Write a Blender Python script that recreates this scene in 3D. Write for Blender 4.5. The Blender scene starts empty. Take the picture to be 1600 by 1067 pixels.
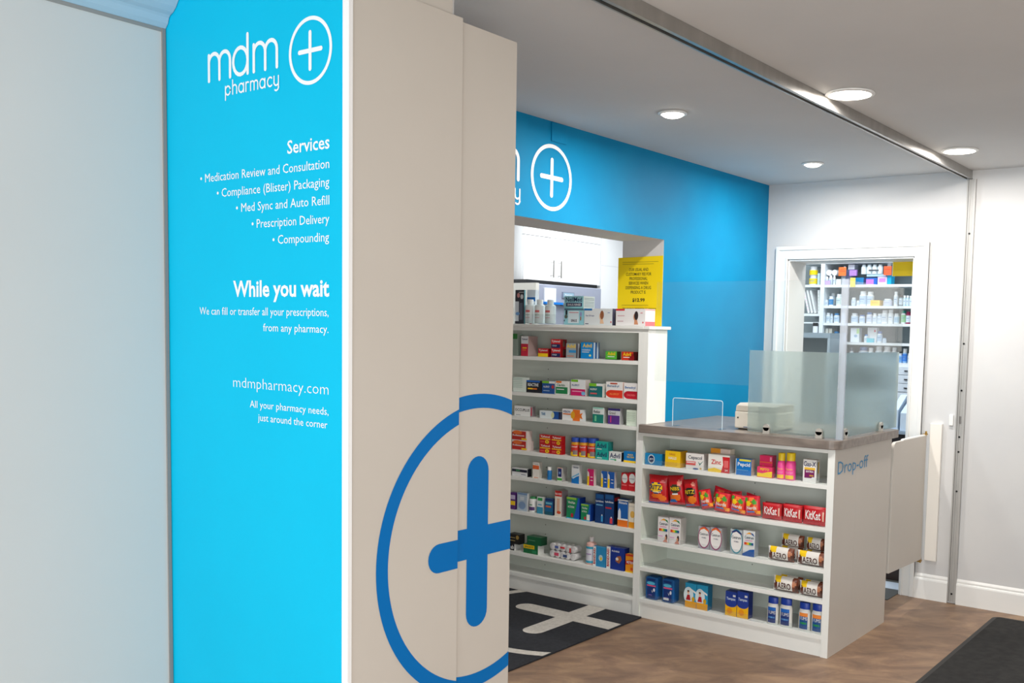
import bpy, math, random
from mathutils import Vector, Matrix
random.seed(4)
# ------------------------------------------------------------------ scene, camera, light
sc = bpy.context.scene
COL = sc.collection
F, CX, CY = 1557.4727, 938.9709, 637.1238
YAW, PIT, ROL, HC = 0.6181, -0.0773, 0.0216, 1.6114
fw = Vector((math.cos(YAW)*math.cos(PIT), math.sin(YAW)*math.cos(PIT), math.sin(PIT)))
rt = Vector((math.sin(YAW), -math.cos(YAW), 0)); up = rt.cross(fw)
rt, up = math.cos(ROL)*rt+math.sin(ROL)*up, -math.sin(ROL)*rt+math.cos(ROL)*up
CO = Vector((0, 0, HC))
cd = bpy.data.cameras.new('camera'); cam = bpy.data.objects.new('camera', cd); COL.objects.link(cam)
m3 = Matrix((rt, up, -fw)).transposed()
cam.matrix_world = Matrix.Translation(CO) @ m3.to_4x4()
cd.sensor_fit = 'HORIZONTAL'; cd.sensor_width = 36.0; cd.lens = F/1600*36
cd.shift_x = (800-CX)/1600; cd.shift_y = (CY-533.5)/1600
cd.clip_start = 0.05; cd.clip_end = 100
sc.camera = cam
sc.view_settings.view_transform = 'Standard'; sc.view_settings.look = 'None'
sc.view_settings.gamma = 1; sc.view_settings.use_curve_mapping = False
sc.view_settings.exposure = 0.0
w = bpy.data.worlds.new('world'); sc.world = w; w.use_nodes = True
w.node_tree.nodes['Background'].inputs[0].default_value = (0.93, 0.96, 1.0, 1)
w.node_tree.nodes['Background'].inputs[1].default_value = 0.4
def area(name, loc, target, sx, sy, energy, col=(1, 1, 1), shape='RECTANGLE', parent=None):
    l = bpy.data.lights.new(name, 'AREA'); l.shape = shape; l.size = sx; l.size_y = sy; l.energy = energy; l.color = col
    o = bpy.data.objects.new(name, l); COL.objects.link(o); o.location = loc
    o.rotation_euler = (Vector(target)-Vector(loc)).to_track_quat('-Z', 'Y').to_euler(); o.parent = parent
    return o
area('shopfront_daylight', (-3.3, 0.3, 1.45), (3, 1.0, 1.2), 4.2, 2.2, 165, (0.98, 1.0, 1.0))
area('near_fill_light', (0.15, -0.6, 1.05), (1.7, 2.1, 1.0), 0.9, 0.9, 30, (0.99, 1.0, 1.0))  # added soft fill beside the camera, brightens the blue panel towards its right edge
area('side_fill_light', (2.2, -3.2, 1.5), (2.6, 3, 1.1), 4.5, 2.0, 34, (1, 0.96, 0.9))  # added fill from the right, no window in the wall behind it
area('back_room_light', (5.6, 4.05, 2.56), (5.6, 4.05, 0), 1.6, 0.7, 25, (0.97, 0.99, 1))
area('dispensary_light', (6.95, 2.75, 2.56), (6.95, 2.75, 0), 0.7, 1.6, 22, (0.88, 0.95, 1))

def at(px, py, ax, val):
    d = fw + rt*((px-CX)/F) - up*((py-CY)/F); i = 'XYZ'.index(ax)
    return CO + d*((val-CO[i])/d[i])

# ------------------------------------------------------------------ materials
def lin(c):
    return tuple(((x/255)/12.92 if x/255 <= .04045 else ((x/255+.055)/1.055)**2.4) for x in c)+(1,)
MC = {}
def M(rgb, rough=.45, metal=0., emit=0., name=None):
    k = (tuple(rgb), rough, metal, emit)
    if k in MC: return MC[k]
    m = bpy.data.materials.new(name or 'paint_%d_%d_%d' % tuple(rgb)); m.use_nodes = True
    b = m.node_tree.nodes['Principled BSDF']
    b.inputs['Base Color'].default_value = lin(rgb); b.inputs['Roughness'].default_value = rough; b.inputs['Metallic'].default_value = metal
    if emit:
        b.inputs['Emission Color'].default_value = lin(rgb); b.inputs['Emission Strength'].default_value = emit
    MC[k] = m
    return m
def noisy(name, rgb, rgb2, scale, rough=.6, bump=0., stretch=(1, 1, 1), lo=.35, hi=.65, detail=4, bscale=None, dist=0.01):
    m = bpy.data.materials.new(name); m.use_nodes = True; n = m.node_tree.nodes; L = m.node_tree.links; b = n['Principled BSDF']
    tc = n.new('ShaderNodeTexCoord'); mp = n.new('ShaderNodeMapping'); mp.inputs['Scale'].default_value = stretch
    L.new(tc.outputs['Object'], mp.inputs[0])
    t = n.new('ShaderNodeTexNoise'); t.inputs['Scale'].default_value = scale; t.inputs['Detail'].default_value = detail; L.new(mp.outputs[0], t.inputs['Vector'])
    r = n.new('ShaderNodeValToRGB'); L.new(t.outputs['Fac'], r.inputs[0])
    r.color_ramp.elements[0].position = lo; r.color_ramp.elements[1].position = hi
    r.color_ramp.elements[0].color = lin(rgb); r.color_ramp.elements[1].color = lin(rgb2)
    L.new(r.outputs[0], b.inputs['Base Color']); b.inputs['Roughness'].default_value = rough
    if bump:
        t2 = n.new('ShaderNodeTexNoise'); t2.inputs['Scale'].default_value = bscale or scale*4; L.new(mp.outputs[0], t2.inputs['Vector'])
        bp = n.new('ShaderNodeBump'); bp.inputs['Strength'].default_value = bump; bp.inputs['Distance'].default_value = dist
        L.new(t2.outputs['Fac'], bp.inputs['Height']); L.new(bp.outputs[0], b.inputs['Normal'])
    return m
WALL = noisy('white_wall_paint', (209, 209, 209), (213, 213, 212), 3, .6, .06, bscale=250, dist=.002)
BLUEWALL = noisy('blue_wall_paint', (0, 131, 181), (2, 137, 186), 4, .55, .12, bscale=160, dist=.003)
CEIL = noisy('ceiling_paint', (216, 215, 213), (220, 219, 217), 2, .8, .03, bscale=200, dist=.002)
for _m in (BLUEWALL,): _m.node_tree.nodes['Principled BSDF'].inputs['Specular IOR Level'].default_value = .15
GREYWALL = noisy('pale_grey_wall_paint', (210, 208, 205), (212, 210, 207), 2, .7, .03, bscale=200, dist=.002)
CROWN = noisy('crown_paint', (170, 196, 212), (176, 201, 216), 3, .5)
PANBLUE = noisy('blue_vinyl', (0, 190, 232), (2, 194, 236), 2, .5, .03, bscale=220, dist=.001)
PANBLUE.node_tree.nodes['Principled BSDF'].inputs['Specular IOR Level'].default_value = .15
BEIGE = noisy('beige_laminate', (205, 198, 188), (208, 201, 191), 2, .5, .02, bscale=300, dist=.001)
CAB = noisy('white_cabinet_laminate', (240, 242, 238), (243, 245, 241), 2, .4)
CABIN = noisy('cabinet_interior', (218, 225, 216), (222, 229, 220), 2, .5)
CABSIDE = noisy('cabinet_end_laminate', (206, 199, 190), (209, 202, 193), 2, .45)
TOPM = noisy('taupe_worktop', (118, 108, 101), (142, 131, 122), 30, .32, .0, stretch=(1, .25, 1))
RUG = noisy('navy_rug_pile', (28, 31, 38), (38, 41, 48), 60, .95, .5, bscale=500, dist=.004)
RUGW = noisy('cream_rug_pile', (196, 192, 184), (212, 208, 200), 60, .95, .5, bscale=500, dist=.004)
MATB = noisy('black_floor_mat', (24, 24, 24), (38, 37, 36), 25, .9, .5, bscale=400, dist=.003)
ALU = noisy('brushed_aluminium', (168, 166, 162), (182, 180, 176), 12, .32, .0, stretch=(1, 1, .2))
ALU.node_tree.nodes['Principled BSDF'].inputs['Metallic'].default_value = .85
DARK = M((28, 27, 26), .5); WHITE = M((238, 238, 235), .4); BLACK = M((12, 12, 14), .4)
CHROME = M((190, 188, 184), .18, 1.); CLIPM = M((182, 178, 170), .35, .15); BRASS = M((190, 150, 70), .3, 1.)
GREYF = noisy('grey_vinyl_floor', (98, 100, 98), (112, 113, 110), 8, .5)
def floor_mat():
    m = bpy.data.materials.new('mottled_brown_vinyl'); m.use_nodes = True; n = m.node_tree.nodes; L = m.node_tree.links; b = n['Principled BSDF']
    tc = n.new('ShaderNodeTexCoord'); mp = n.new('ShaderNodeMapping'); mp.inputs['Scale'].default_value = (1, .5, 1); m0 = n.new('ShaderNodeMapping'); m0.inputs['Rotation'].default_value = (0, 0, -.62)
    L.new(tc.outputs['Object'], m0.inputs[0]); L.new(m0.outputs[0], mp.inputs[0])
    t = n.new('ShaderNodeTexNoise'); t.inputs['Scale'].default_value = 8; t.inputs['Detail'].default_value = 8; t.inputs['Roughness'].default_value = .62; t.inputs['Distortion'].default_value = .5
    L.new(mp.outputs[0], t.inputs['Vector'])
    r = n.new('ShaderNodeValToRGB'); e = r.color_ramp.elements
    e[0].position = .3; e[0].color = lin((110, 88, 73)); e[1].position = .72; e[1].color = lin((168, 138, 108))
    x = r.color_ramp.elements.new(.5); x.color = lin((137, 110, 89))
    L.new(t.outputs['Fac'], r.inputs[0]); L.new(r.outputs[0], b.inputs['Base Color']); b.inputs['Roughness'].default_value = .48
    t2 = n.new('ShaderNodeTexNoise'); t2.inputs['Scale'].default_value = 60; bp = n.new('ShaderNodeBump'); bp.inputs['Strength'].default_value = .12; bp.inputs['Distance'].default_value = .003
    L.new(mp.outputs[0], t2.inputs['Vector']); L.new(t2.outputs['Fac'], bp.inputs['Height']); L.new(bp.outputs[0], b.inputs['Normal'])
    return m
FLOOR = floor_mat()
def clear_mat(name, tint=(1, 1, 1, 1), ior=1.45, add=0.):
    m = bpy.data.materials.new(name); m.use_nodes = True; n = m.node_tree.nodes; L = m.node_tree.links; n.remove(n['Principled BSDF'])
    o = n['Material Output']; tr = n.new('ShaderNodeBsdfTransparent'); tr.inputs[0].default_value = tint
    g = n.new('ShaderNodeBsdfGlossy'); g.inputs['Roughness'].default_value = .03
    fr = n.new('ShaderNodeFresnel'); gm = n.new('ShaderNodeNewGeometry'); mr = n.new('ShaderNodeMapRange'); mr.inputs['To Min'].default_value = ior; mr.inputs['To Max'].default_value = 1/ior; L.new(gm.outputs['Backfacing'], mr.inputs[0]); L.new(mr.outputs[0], fr.inputs[0]); mx = n.new('ShaderNodeMixShader')
    L.new(fr.outputs[0], mx.inputs[0]); L.new(tr.outputs[0], mx.inputs[1]); L.new(g.outputs[0], mx.inputs[2])
    if add:
        df = n.new('ShaderNodeBsdfDiffuse'); df.inputs[0].default_value = (.85, .9, .95, 1); m2 = n.new('ShaderNodeMixShader'); m2.inputs[0].default_value = add
        L.new(mx.outputs[0], m2.inputs[1]); L.new(df.outputs[0], m2.inputs[2]); mx = m2
    L.new(mx.outputs[0], o.inputs[0])
    return m
GLASS = clear_mat('clear_glass', (.97, .985, .98, 1), 1.4, .012)
ACR = clear_mat('clear_acrylic', (.97, .98, .98, 1), 1.4, .02)
EDGE = clear_mat('glass_edge', (.80, .84, .90, 1), 1.3, .3)
def frost_mat():
    m = bpy.data.materials.new('frosted_glass'); m.use_nodes = True; n = m.node_tree.nodes; L = m.node_tree.links; n.remove(n['Principled BSDF'])
    o = n['Material Output']; rf = n.new('ShaderNodeBsdfRefraction'); rf.inputs['Roughness'].default_value = .33; rf.inputs['IOR'].default_value = 1.04; rf.inputs[0].default_value = (.88, .94, .92, 1)
    d1 = n.new('ShaderNodeBsdfDiffuse'); d1.inputs[0].default_value = (.40, .45, .44, 1); d2 = n.new('ShaderNodeBsdfTranslucent'); d2.inputs[0].default_value = (.74, .80, .79, 1); df = n.new('ShaderNodeMixShader'); df.inputs[0].default_value = .6; L.new(d1.outputs[0], df.inputs[1]); L.new(d2.outputs[0], df.inputs[2])
    mx = n.new('ShaderNodeMixShader'); mx.inputs[0].default_value = .3
    L.new(rf.outputs[0], mx.inputs[1]); L.new(df.outputs[0], mx.inputs[2]); L.new(mx.outputs[0], o.inputs[0])
    return m
FROST = frost_mat()
LAMP = M((255, 246, 232), .5, 0, 14., 'lamp_glow')

# ------------------------------------------------------------------ mesh helpers
class Frame:
    def __init__(s, o, a, b, n): s.o, s.a, s.b, s.n = Vector(o), Vector(a), Vector(b), Vector(n)
    def p(s, u, v, k=0.): return s.o + s.a*u + s.b*v + s.n*k
TXT = {}
def text_mesh(s, bold=0.):
    k = (s, bold)
    if k in TXT: return TXT[k]
    c = bpy.data.curves.new('t', 'FONT'); c.body = s; c.size = 1; c.resolution_u = 2; c.offset = bold; c.dimensions = '2D'; c.fill_mode = 'FRONT'
    o = bpy.data.objects.new('t', c); me = o.to_mesh()
    v = [(x.co.x, x.co.y) for x in me.vertices]; f = [tuple(p.vertices) for p in me.polygons]
    o.to_mesh_clear(); bpy.data.objects.remove(o); bpy.data.curves.remove(c)
    TXT[k] = (v, f); return TXT[k]
class MB:
    def __init__(s): s.v, s.f, s.m, s.ms = [], [], [], []
    def mi(s, m):
        if m not in s.ms: s.ms.append(m)
        return s.ms.index(m)
    def add(s, vs, fs, m):
        n = len(s.v); i = s.mi(m); s.v += [tuple(x) for x in vs]
        for f in fs: s.f.append(tuple(n+k for k in f)); s.m.append(i)
        return s
    def box(s, x0, x1, y0, y1, z0, z1, m, mats=None):
        x0, x1 = min(x0, x1), max(x0, x1); y0, y1 = min(y0, y1), max(y0, y1); z0, z1 = min(z0, z1), max(z0, z1)
        vs = [(x0, y0, z0), (x1, y0, z0), (x1, y1, z0), (x0, y1, z0), (x0, y0, z1), (x1, y0, z1), (x1, y1, z1), (x0, y1, z1)]
        fs = [(0, 3, 2, 1), (4, 5, 6, 7), (0, 1, 5, 4), (2, 3, 7, 6), (1, 2, 6, 5), (3, 0, 4, 7)]   # bottom top -y +y +x -x
        if not mats: return s.add(vs, fs, m)
        for k, f in enumerate(fs): s.add([vs[i] for i in f], [(0, 1, 2, 3)], mats.get(k, m))
        return s
    def poly(s, pts, m): return s.add(pts, [tuple(range(len(pts)))], m)
    def prism(s, fr, pts, k0, k1, m):
        n = len(pts); a = [fr.p(u, v, k0) for u, v in pts]; b = [fr.p(u, v, k1) for u, v in pts]
        s.add(a+b, [tuple(range(n))[::-1], tuple(range(n, 2*n))]+[(i, (i+1) % n, n+(i+1) % n, n+i) for i in range(n)], m); return s
    def tube(s, pts, r, m, n=8, r1=None):
        pts = [Vector(p) for p in pts]; rings = []
        for i, p in enumerate(pts):
            d = (pts[min(i+1, len(pts)-1)]-pts[max(i-1, 0)]).normalized()
            a = d.orthogonal().normalized() if i == 0 else (a-d*a.dot(d)).normalized(); b = d.cross(a)
            rr = r if r1 is None else r+(r1-r)*i/(len(pts)-1)
            rings.append([p+a*(math.cos(2*math.pi*k/n)*rr)+b*(math.sin(2*math.pi*k/n)*rr) for k in range(n)])
        vs = [q for R in rings for q in R]; fs = []
        for i in range(len(rings)-1):
            for k in range(n): fs.append((i*n+k, i*n+(k+1) % n, (i+1)*n+(k+1) % n, (i+1)*n+k))
        fs.append(tuple(range(n))[::-1]); fs.append(tuple(range((len(rings)-1)*n, len(rings)*n))); return s.add(vs, fs, m)
    def lathe(s, prof, m, c=(0, 0, 0), n=14, sy=1., sx=1.):
        c = Vector(c); vs = []; fs = []
        for r, z in prof:
            for k in range(n):
                a = 2*math.pi*k/n; vs.append(c+Vector((math.cos(a)*r*sx, math.sin(a)*r*sy, z)))
        L = len(prof)
        for i in range(L-1):
            for k in range(n): fs.append((i*n+k, i*n+(k+1) % n, (i+1)*n+(k+1) % n, (i+1)*n+k))
        fs.append(tuple(range(n))[::-1]); fs.append(tuple(range((L-1)*n, L*n))); return s.add(vs, fs, m)
    def ring(s, fr, cu, cv, r0, r1, m, k=0., n=64, a0=0., a1=360.):
        vs = []; fs = []
        for i in range(n+1):
            a = math.radians(a0+(a1-a0)*i/n); c, d = math.cos(a), math.sin(a)
            vs += [fr.p(cu+c*r0, cv+d*r0, k), fr.p(cu+c*r1, cv+d*r1, k)]
        for i in range(n): fs.append((2*i, 2*i+1, 2*i+3, 2*i+2))
        return s.add(vs, fs, m)
    def stroke(s, fr, pts, hw, m, k=0., hv=None, cap=8):
        # flat round-ended pen stroke along a polyline
        hv = hv or hw; P = [Vector((u/hw, v/hv)) for u, v in pts]; j = 0
        def out(q): return fr.p(q.x*hw, q.y*hv, k)
        L = []; R = []
        for i, p in enumerate(P):
            d = (P[min(i+1, len(P)-1)]-P[max(i-1, 0)]).normalized(); nn = Vector((-d.y, d.x))
            if 0 < i < len(P)-1:
                d0 = (P[i]-P[i-1]).normalized(); co = max(.5, nn.dot(Vector((-d0.y, d0.x)))); nn = nn/co
            L.append(p+nn); R.append(p-nn)
        vs = [out(q) for q in L]+[out(q) for q in R]; n = len(P)
        s.add(vs, [(i, n+i, n+i+1, i+1) for i in range(n-1)], m)
        for e, q in ((0, 1), (-1, -2)):
            d = (P[e]-P[q]).normalized(); a = math.atan2(d.y, d.x)
            s.add([out(P[e]+Vector((math.cos(a+math.pi*(t/cap-.5)), math.sin(a+math.pi*(t/cap-.5))))) for t in range(cap+1)], [tuple(range(cap+1))], m)
        return s
    def text(s, fr, t, u0, v0, u1, v1, m, k=0., bold=0., fn=None):
        v, f = text_mesh(t, bold)
        if not v: return s
        xs = [a for a, b in v]; ys = [b for a, b in v]; x0, x1, y0, y1 = min(xs), max(xs), min(ys), max(ys)
        g = fn or (lambda a, b: fr.p(a, b, k))
        return s.add([g(u0+(a-x0)/(x1-x0)*(u1-u0), v0+(b-y0)/(y1-y0)*(v1-v0)) for a, b in v], f, m)
    def textline(s, fr, t, u0, u1, vb, cap, m, k=0., bold=0.):
        v, f = text_mesh(t, bold); xs = [a for a, b in v]; x0, x1 = min(xs), max(xs); sy = cap/CAPH
        return s.add([fr.p(u0+(a-x0)/(x1-x0)*(u1-u0), vb+b*sy, k) for a, b in v], f, m)
    def build(s, name, parent=None, loc=None, rz=0., bevel=0., smooth=False, kind=None):
        me = bpy.data.meshes.new(name); me.from_pydata(s.v, [], s.f); me.polygons.foreach_set('material_index', s.m)
        for m in s.ms: me.materials.append(m)
        if smooth:
            me.polygons.foreach_set('use_smooth', [True]*len(s.f)); me.set_sharp_from_angle(angle=math.radians(40)) if hasattr(me, 'set_sharp_from_angle') else None
        me.update(); o = bpy.data.objects.new(name, me); COL.objects.link(o)
        if loc is not None: o.location = loc
        if rz: o.rotation_euler = (0, 0, rz)
        if parent is not None: o.parent = parent
        if kind: o['kind'] = kind
        if bevel:
            b = o.modifiers.new('bevel', 'BEVEL'); b.width = bevel; b.segments = 2; b.limit_method = 'ANGLE'
        return o
CAPH = max(b for a, b in text_mesh('H')[0])
def tag(o, label, cat, group=None):
    o['label'] = label; o['category'] = cat
    if group: o['group'] = group
    return o
def empty(name, loc, label, cat, group=None, rz=0.):
    o = bpy.data.objects.new(name, None); COL.objects.link(o); o.location = loc; o.rotation_euler = (0, 0, rz); o.empty_display_size = .05
    return tag(o, label, cat, group)
def structure(o): o['kind'] = 'structure'; return o
def bx(*a): return MB().box(*a)
def copy_thing(o, loc, label, group=None, rz=None):
    c = o.copy(); COL.objects.link(c); c.location = loc; c['label'] = label
    if group: c['group'] = group
    if rz is not None: c.rotation_euler = (0, 0, rz)
    for ch in list(o.children):
        d = ch.copy(); COL.objects.link(d); d.parent = c
        for g in list(ch.children):
            e = g.copy(); COL.objects.link(e); e.parent = d
    return c

# ------------------------------------------------------------------ key planes (metres)
H = 2.6
XW = 6.126      # white wall with the doorway
YB = 3.019      # blue wall
XS = 4.645      # front of shelf units
XP, YP = 1.684, 1.987   # blue sign panel face / beige partition face
YG = 2.79       # pale grey wall on the left

# ------------------------------------------------------------------ room shell
structure(MB().box(-3.6, 5.97, -3.4, 5.2, -.1, 0, FLOOR).box(5.97, XW, -3.4, YB, -.1, 0, FLOOR).build('floor'))
structure(bx(XW, 8.1, 1.3, 5.2, -.1, 0, GREYF).build('floor'))
structure(bx(-3.6, 8.2, -3.6, 5.3, H, H+.1, CEIL).build('ceiling'))
structure(bx(-3.6, 8.2, -3.6, -3.45, 0, H, WALL).build('wall_right'))
structure(bx(-3.6, XP-.001, YG, YG+.15, 0, H, GREYWALL).build('wall_left'))
# blue wall with opening x 2.6..4.825 up to 2.13
XO, ZO, YBB = 4.825, 2.13, 3.3
mats = {0: WALL, 2: BLUEWALL, 3: WALL, 4: WALL, 5: WALL}
bw = MB()
bw.box(2.1, 2.6, YB, YBB, 0, H, BLUEWALL, mats); bw.box(2.6, XO, YB, YBB, ZO, H, BLUEWALL, mats); bw.box(XO, XW, YB, YBB, 0, H, BLUEWALL, mats)
blue_wall = structure(bw.build('wall_blue'))
structure(MB().box(3.787, 3.905, YB-.006, YB, 2.507, 2.598, BLUEWALL).build('trim_hatch', bevel=.002))
# door wall
DY0, DY1, DZ = 2.015, 2.857, 2.105
dw = MB().box(XW, XW+.25, -3.6, DY0, 0, H, WALL).box(XW, XW+.25, DY1, YBB, 0, H, WALL).box(XW, XW+.25, DY0, DY1, DZ, H, WALL)
structure(dw.build('wall_back'))
structure(bx(7.95, 8.1, 1.3, 5.2, 0, H, WALL).build('wall_dispensary'))
structure(bx(XW+.25, 8.1, 1.15, 1.3, 0, H, WALL).build('wall_dispensary_side'))
structure(bx(2.1, 8.1, 5.0, 5.15, 0, H, WALL).build('wall_back_room'))
structure(bx(2.1, 2.25, YBB, 5.0, 0, H, WALL).build('wall_back_room_side'))
# door casing with stepped profile
c = MB()
for t, w0, w1 in ((.018, 0., .085), (.026, .06, .085), (.024, 0, .012)):
    y0, y1 = DY0-w1, DY0-w0; c.box(XW-t, XW, y0, y1, 0, DZ+w1, WHITE)
    y0, y1 = DY1+w0, DY1+w1; c.box(XW-t, XW, y0, y1, 0, DZ+w1, WHITE)
    c.box(XW-t, XW, DY0-w0, DY1+w0, DZ+w0, DZ+w1, WHITE)
c.box(XW-.012, XW+.25, DY0-.001, DY0+.012, 0, DZ, WHITE).box(XW-.012, XW+.25, DY1-.012, DY1+.001, 0, DZ, WHITE).box(XW-.012, XW+.25, DY0, DY1, DZ-.012, DZ+.001, WHITE)
structure(c.build('door_1', bevel=.003))
# baseboards on the door wall
def baseboard(y0, y1, name):
    fr = Frame((XW, y0, 0), (-1, 0, 0), (0, 0, 1), (0, 1, 0))
    pr = [(0, 0), (.018, 0), (.018, .118), (.015, .126), (.010, .131), (.010, .142), (.004, .15), (0, .155)]
    return structure(MB().prism(fr, pr, 0, y1-y0, WHITE).build(name))
baseboard(1.725, DY0-.085, 'baseboard_back'); baseboard(-3.4, 1.672, 'baseboard_right'); baseboard(DY1+.085, YB, 'baseboard_corner')
# crown moulding on grey wall
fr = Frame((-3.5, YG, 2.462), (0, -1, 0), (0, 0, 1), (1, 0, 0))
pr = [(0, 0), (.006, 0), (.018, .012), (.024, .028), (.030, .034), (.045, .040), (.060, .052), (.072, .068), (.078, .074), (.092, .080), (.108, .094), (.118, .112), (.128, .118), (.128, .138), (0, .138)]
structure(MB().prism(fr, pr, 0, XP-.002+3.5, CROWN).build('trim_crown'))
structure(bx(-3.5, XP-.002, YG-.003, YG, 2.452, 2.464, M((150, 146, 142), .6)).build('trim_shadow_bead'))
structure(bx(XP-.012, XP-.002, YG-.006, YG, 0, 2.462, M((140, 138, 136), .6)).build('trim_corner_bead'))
# pillar behind the sign
structure(bx(XP+.012, 2.075, YP+.02, 3.3, 0, H, WALL).build('wall_pillar'))
structure(bx(XP+.012, 2.062, YP+.012, YP+.05, 2.474, H, BEIGE).build('trim_header', bevel=.002))

# ------------------------------------------------------------------ logo drawing
def arc(cx, cy, rx, ry, a0, a1, n=10):
    return [(cx+rx*math.cos(math.radians(a0+(a1-a0)*i/n)), cy+ry*math.sin(math.radians(a0+(a1-a0)*i/n))) for i in range(n+1)]
def m_strokes(x, w, xh, b):
    q = w/4
    return [[(x, b), (x, b+xh*.97)], [(x, b+xh-q)]+arc(x+q, b+xh-q, q, q, 170, 0)+[(x+2*q, b)], [(x+2*q, b+xh-q)]+arc(x+3*q, b+xh-q, q, q, 170, 0)+[(x+4*q, b)]]
def draw_logo(fr, cu, cv, R, mat, parent, k=.001):
    # everything in units of R, right of centre positive
    def T(pts): return [(cu+a*R, cv+b*R) for a, b in pts]
    r = MB().ring(fr, cu, cv, R*.885, R, mat, k).build('logo_ring', parent)
    c = MB().stroke(fr, T([(-.5, 0), (.5, 0)]), .068*R, mat, k).stroke(fr, T([(0, -.53), (0, .53)]), .068*R, mat, k+.0002).build('logo_cross', parent)
    l = MB(); hw = .062*R; base = -.26; xh = .84
    S = m_strokes(-5.146, 1.156, xh, base)
    S += [arc(-3.44, base+xh/2, .38, xh/2, 0, 360, 20), [(-3.06, base), (-3.06, base+1.2)]]
    S += m_strokes(-2.74, 1.16, xh, base)
    for i, t in enumerate(S): l.stroke(fr, T(t), hw, mat, k+.00005*i)
    l.build('logo_lettering', parent)
    l = MB(); hw = .026*R; b = -.82; xh = .37
    a = lambda x: [arc(x+.17, b+xh/2, .17, xh/2, 0, 360, 14), [(x+.34, b), (x+.34, b+xh)]]
    S = [arc(-4.21+.17, b+xh/2, .17, xh/2, 0, 360, 14), [(-4.21, b-.2), (-4.21, b+xh)]]
    S += [[(-3.70, b), (-3.70, b+.58)], [(-3.70, b+xh-.14)]+arc(-3.56, b+xh-.14, .14, .14, 170, 0)+[(-3.42, b)]]
    S += a(-3.28)
    S += [[(-2.78, b), (-2.78, b+xh)], [(-2.78, b+xh-.12)]+arc(-2.66, b+xh-.12, .12, .12, 170, 60)]
    S += m_strokes(-2.46, .48, xh, b) + a(-1.84)
    S += [arc(-1.16, b+xh/2, .17, xh/2, 50, 310, 14)]
    S += [[(-.9, b+xh), (-.9, b+.12)]+arc(-.76, b+.12, .14, .12, 180, 360)+[(-.62, b+xh)], [(-.62, b+.15), (-.62, b-.08)]+arc(-.76, b-.08, .14, .13, 0, -130)]
    off = -1.42
    for i, t in enumerate(S): l.stroke(fr, T([((x+.62)*.765-1.5, b+(y-b)*.75) for x, y in t]), hw, mat, k+.00005*i)
    l.build('logo_small_lettering', parent)

# ------------------------------------------------------------------ blue sign panel (left foreground)
sign = tag(bx(XP, XP+.012, YP+.0205, YG, 0, H-.001, PANBLUE).build('sign_panel'), 'tall blue sign panel with white lettering facing the viewer', 'sign panel')
bx(XP-.0005, XP+.012, YP-.003, YP+.0205, 0, H-.001, M((250, 250, 250), .35)).build('edge_strip', sign)
WV = M((246, 250, 252), .45)
fs = Frame((XP, 0, 0), (0, -1, 0), (0, 0, 1), (-1, 0, 0))      # u = -Y
def uz(px, py): p = at(px, py, 'X', XP); return -p.y, p.z
cu, cv = uz(485, 79)
draw_logo(fs, cu, cv, .0855, WV, sign)
LINES = [('Services', 449.4, 239.7, 515.3, 232.2, 18.2, .012), ('• Medication Review and Consultation', 313.5, 286, 515, 262.2, 12.3, 0), ('• Compliance (Blister) Packaging', 339.3, 308.2, 515, 291, 12.3, 0),
         ('• Med Sync and Auto Refill', 369.3, 331.2, 515, 319.8, 12.3, 0), ('• Prescription Delivery', 393.7, 355.6, 515, 349.3, 12.3, 0), ('• Compounding', 426.3, 380.2, 514.6, 378, 12.3, 0),
         ('While you wait', 365, 463, 514.8, 462.5, 22, .025), ('We can fill or transfer all your prescriptions,', 312.5, 491.2, 513.8, 494.2, 10.8, 0), ('from any pharmacy.', 411.7, 517.3, 513.8, 520.2, 10.8, 0),
         ('mdmpharmacy.com', 365, 604.7, 513.8, 616.5, 15, -.012), ('All your pharmacy needs,', 391, 636.2, 513.8, 648.4, 10, 0), ('just around the corner', 403.8, 658.2, 512, 668.4, 10, 0)]
for t, xa, ya, xb, yb, cap, bold in LINES:
    a = uz(xa, ya); b = uz(xb, yb); z = (a[1]+b[1])/2
    top = uz((xa+xb)/2, (ya+yb)/2-cap)[1]-uz((xa+xb)/2, (ya+yb)/2)[1]
    MB().textline(fs, t, a[0], b[0], z, top*1.12, WV, .001, bold).build('lettering_line', sign)

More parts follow.
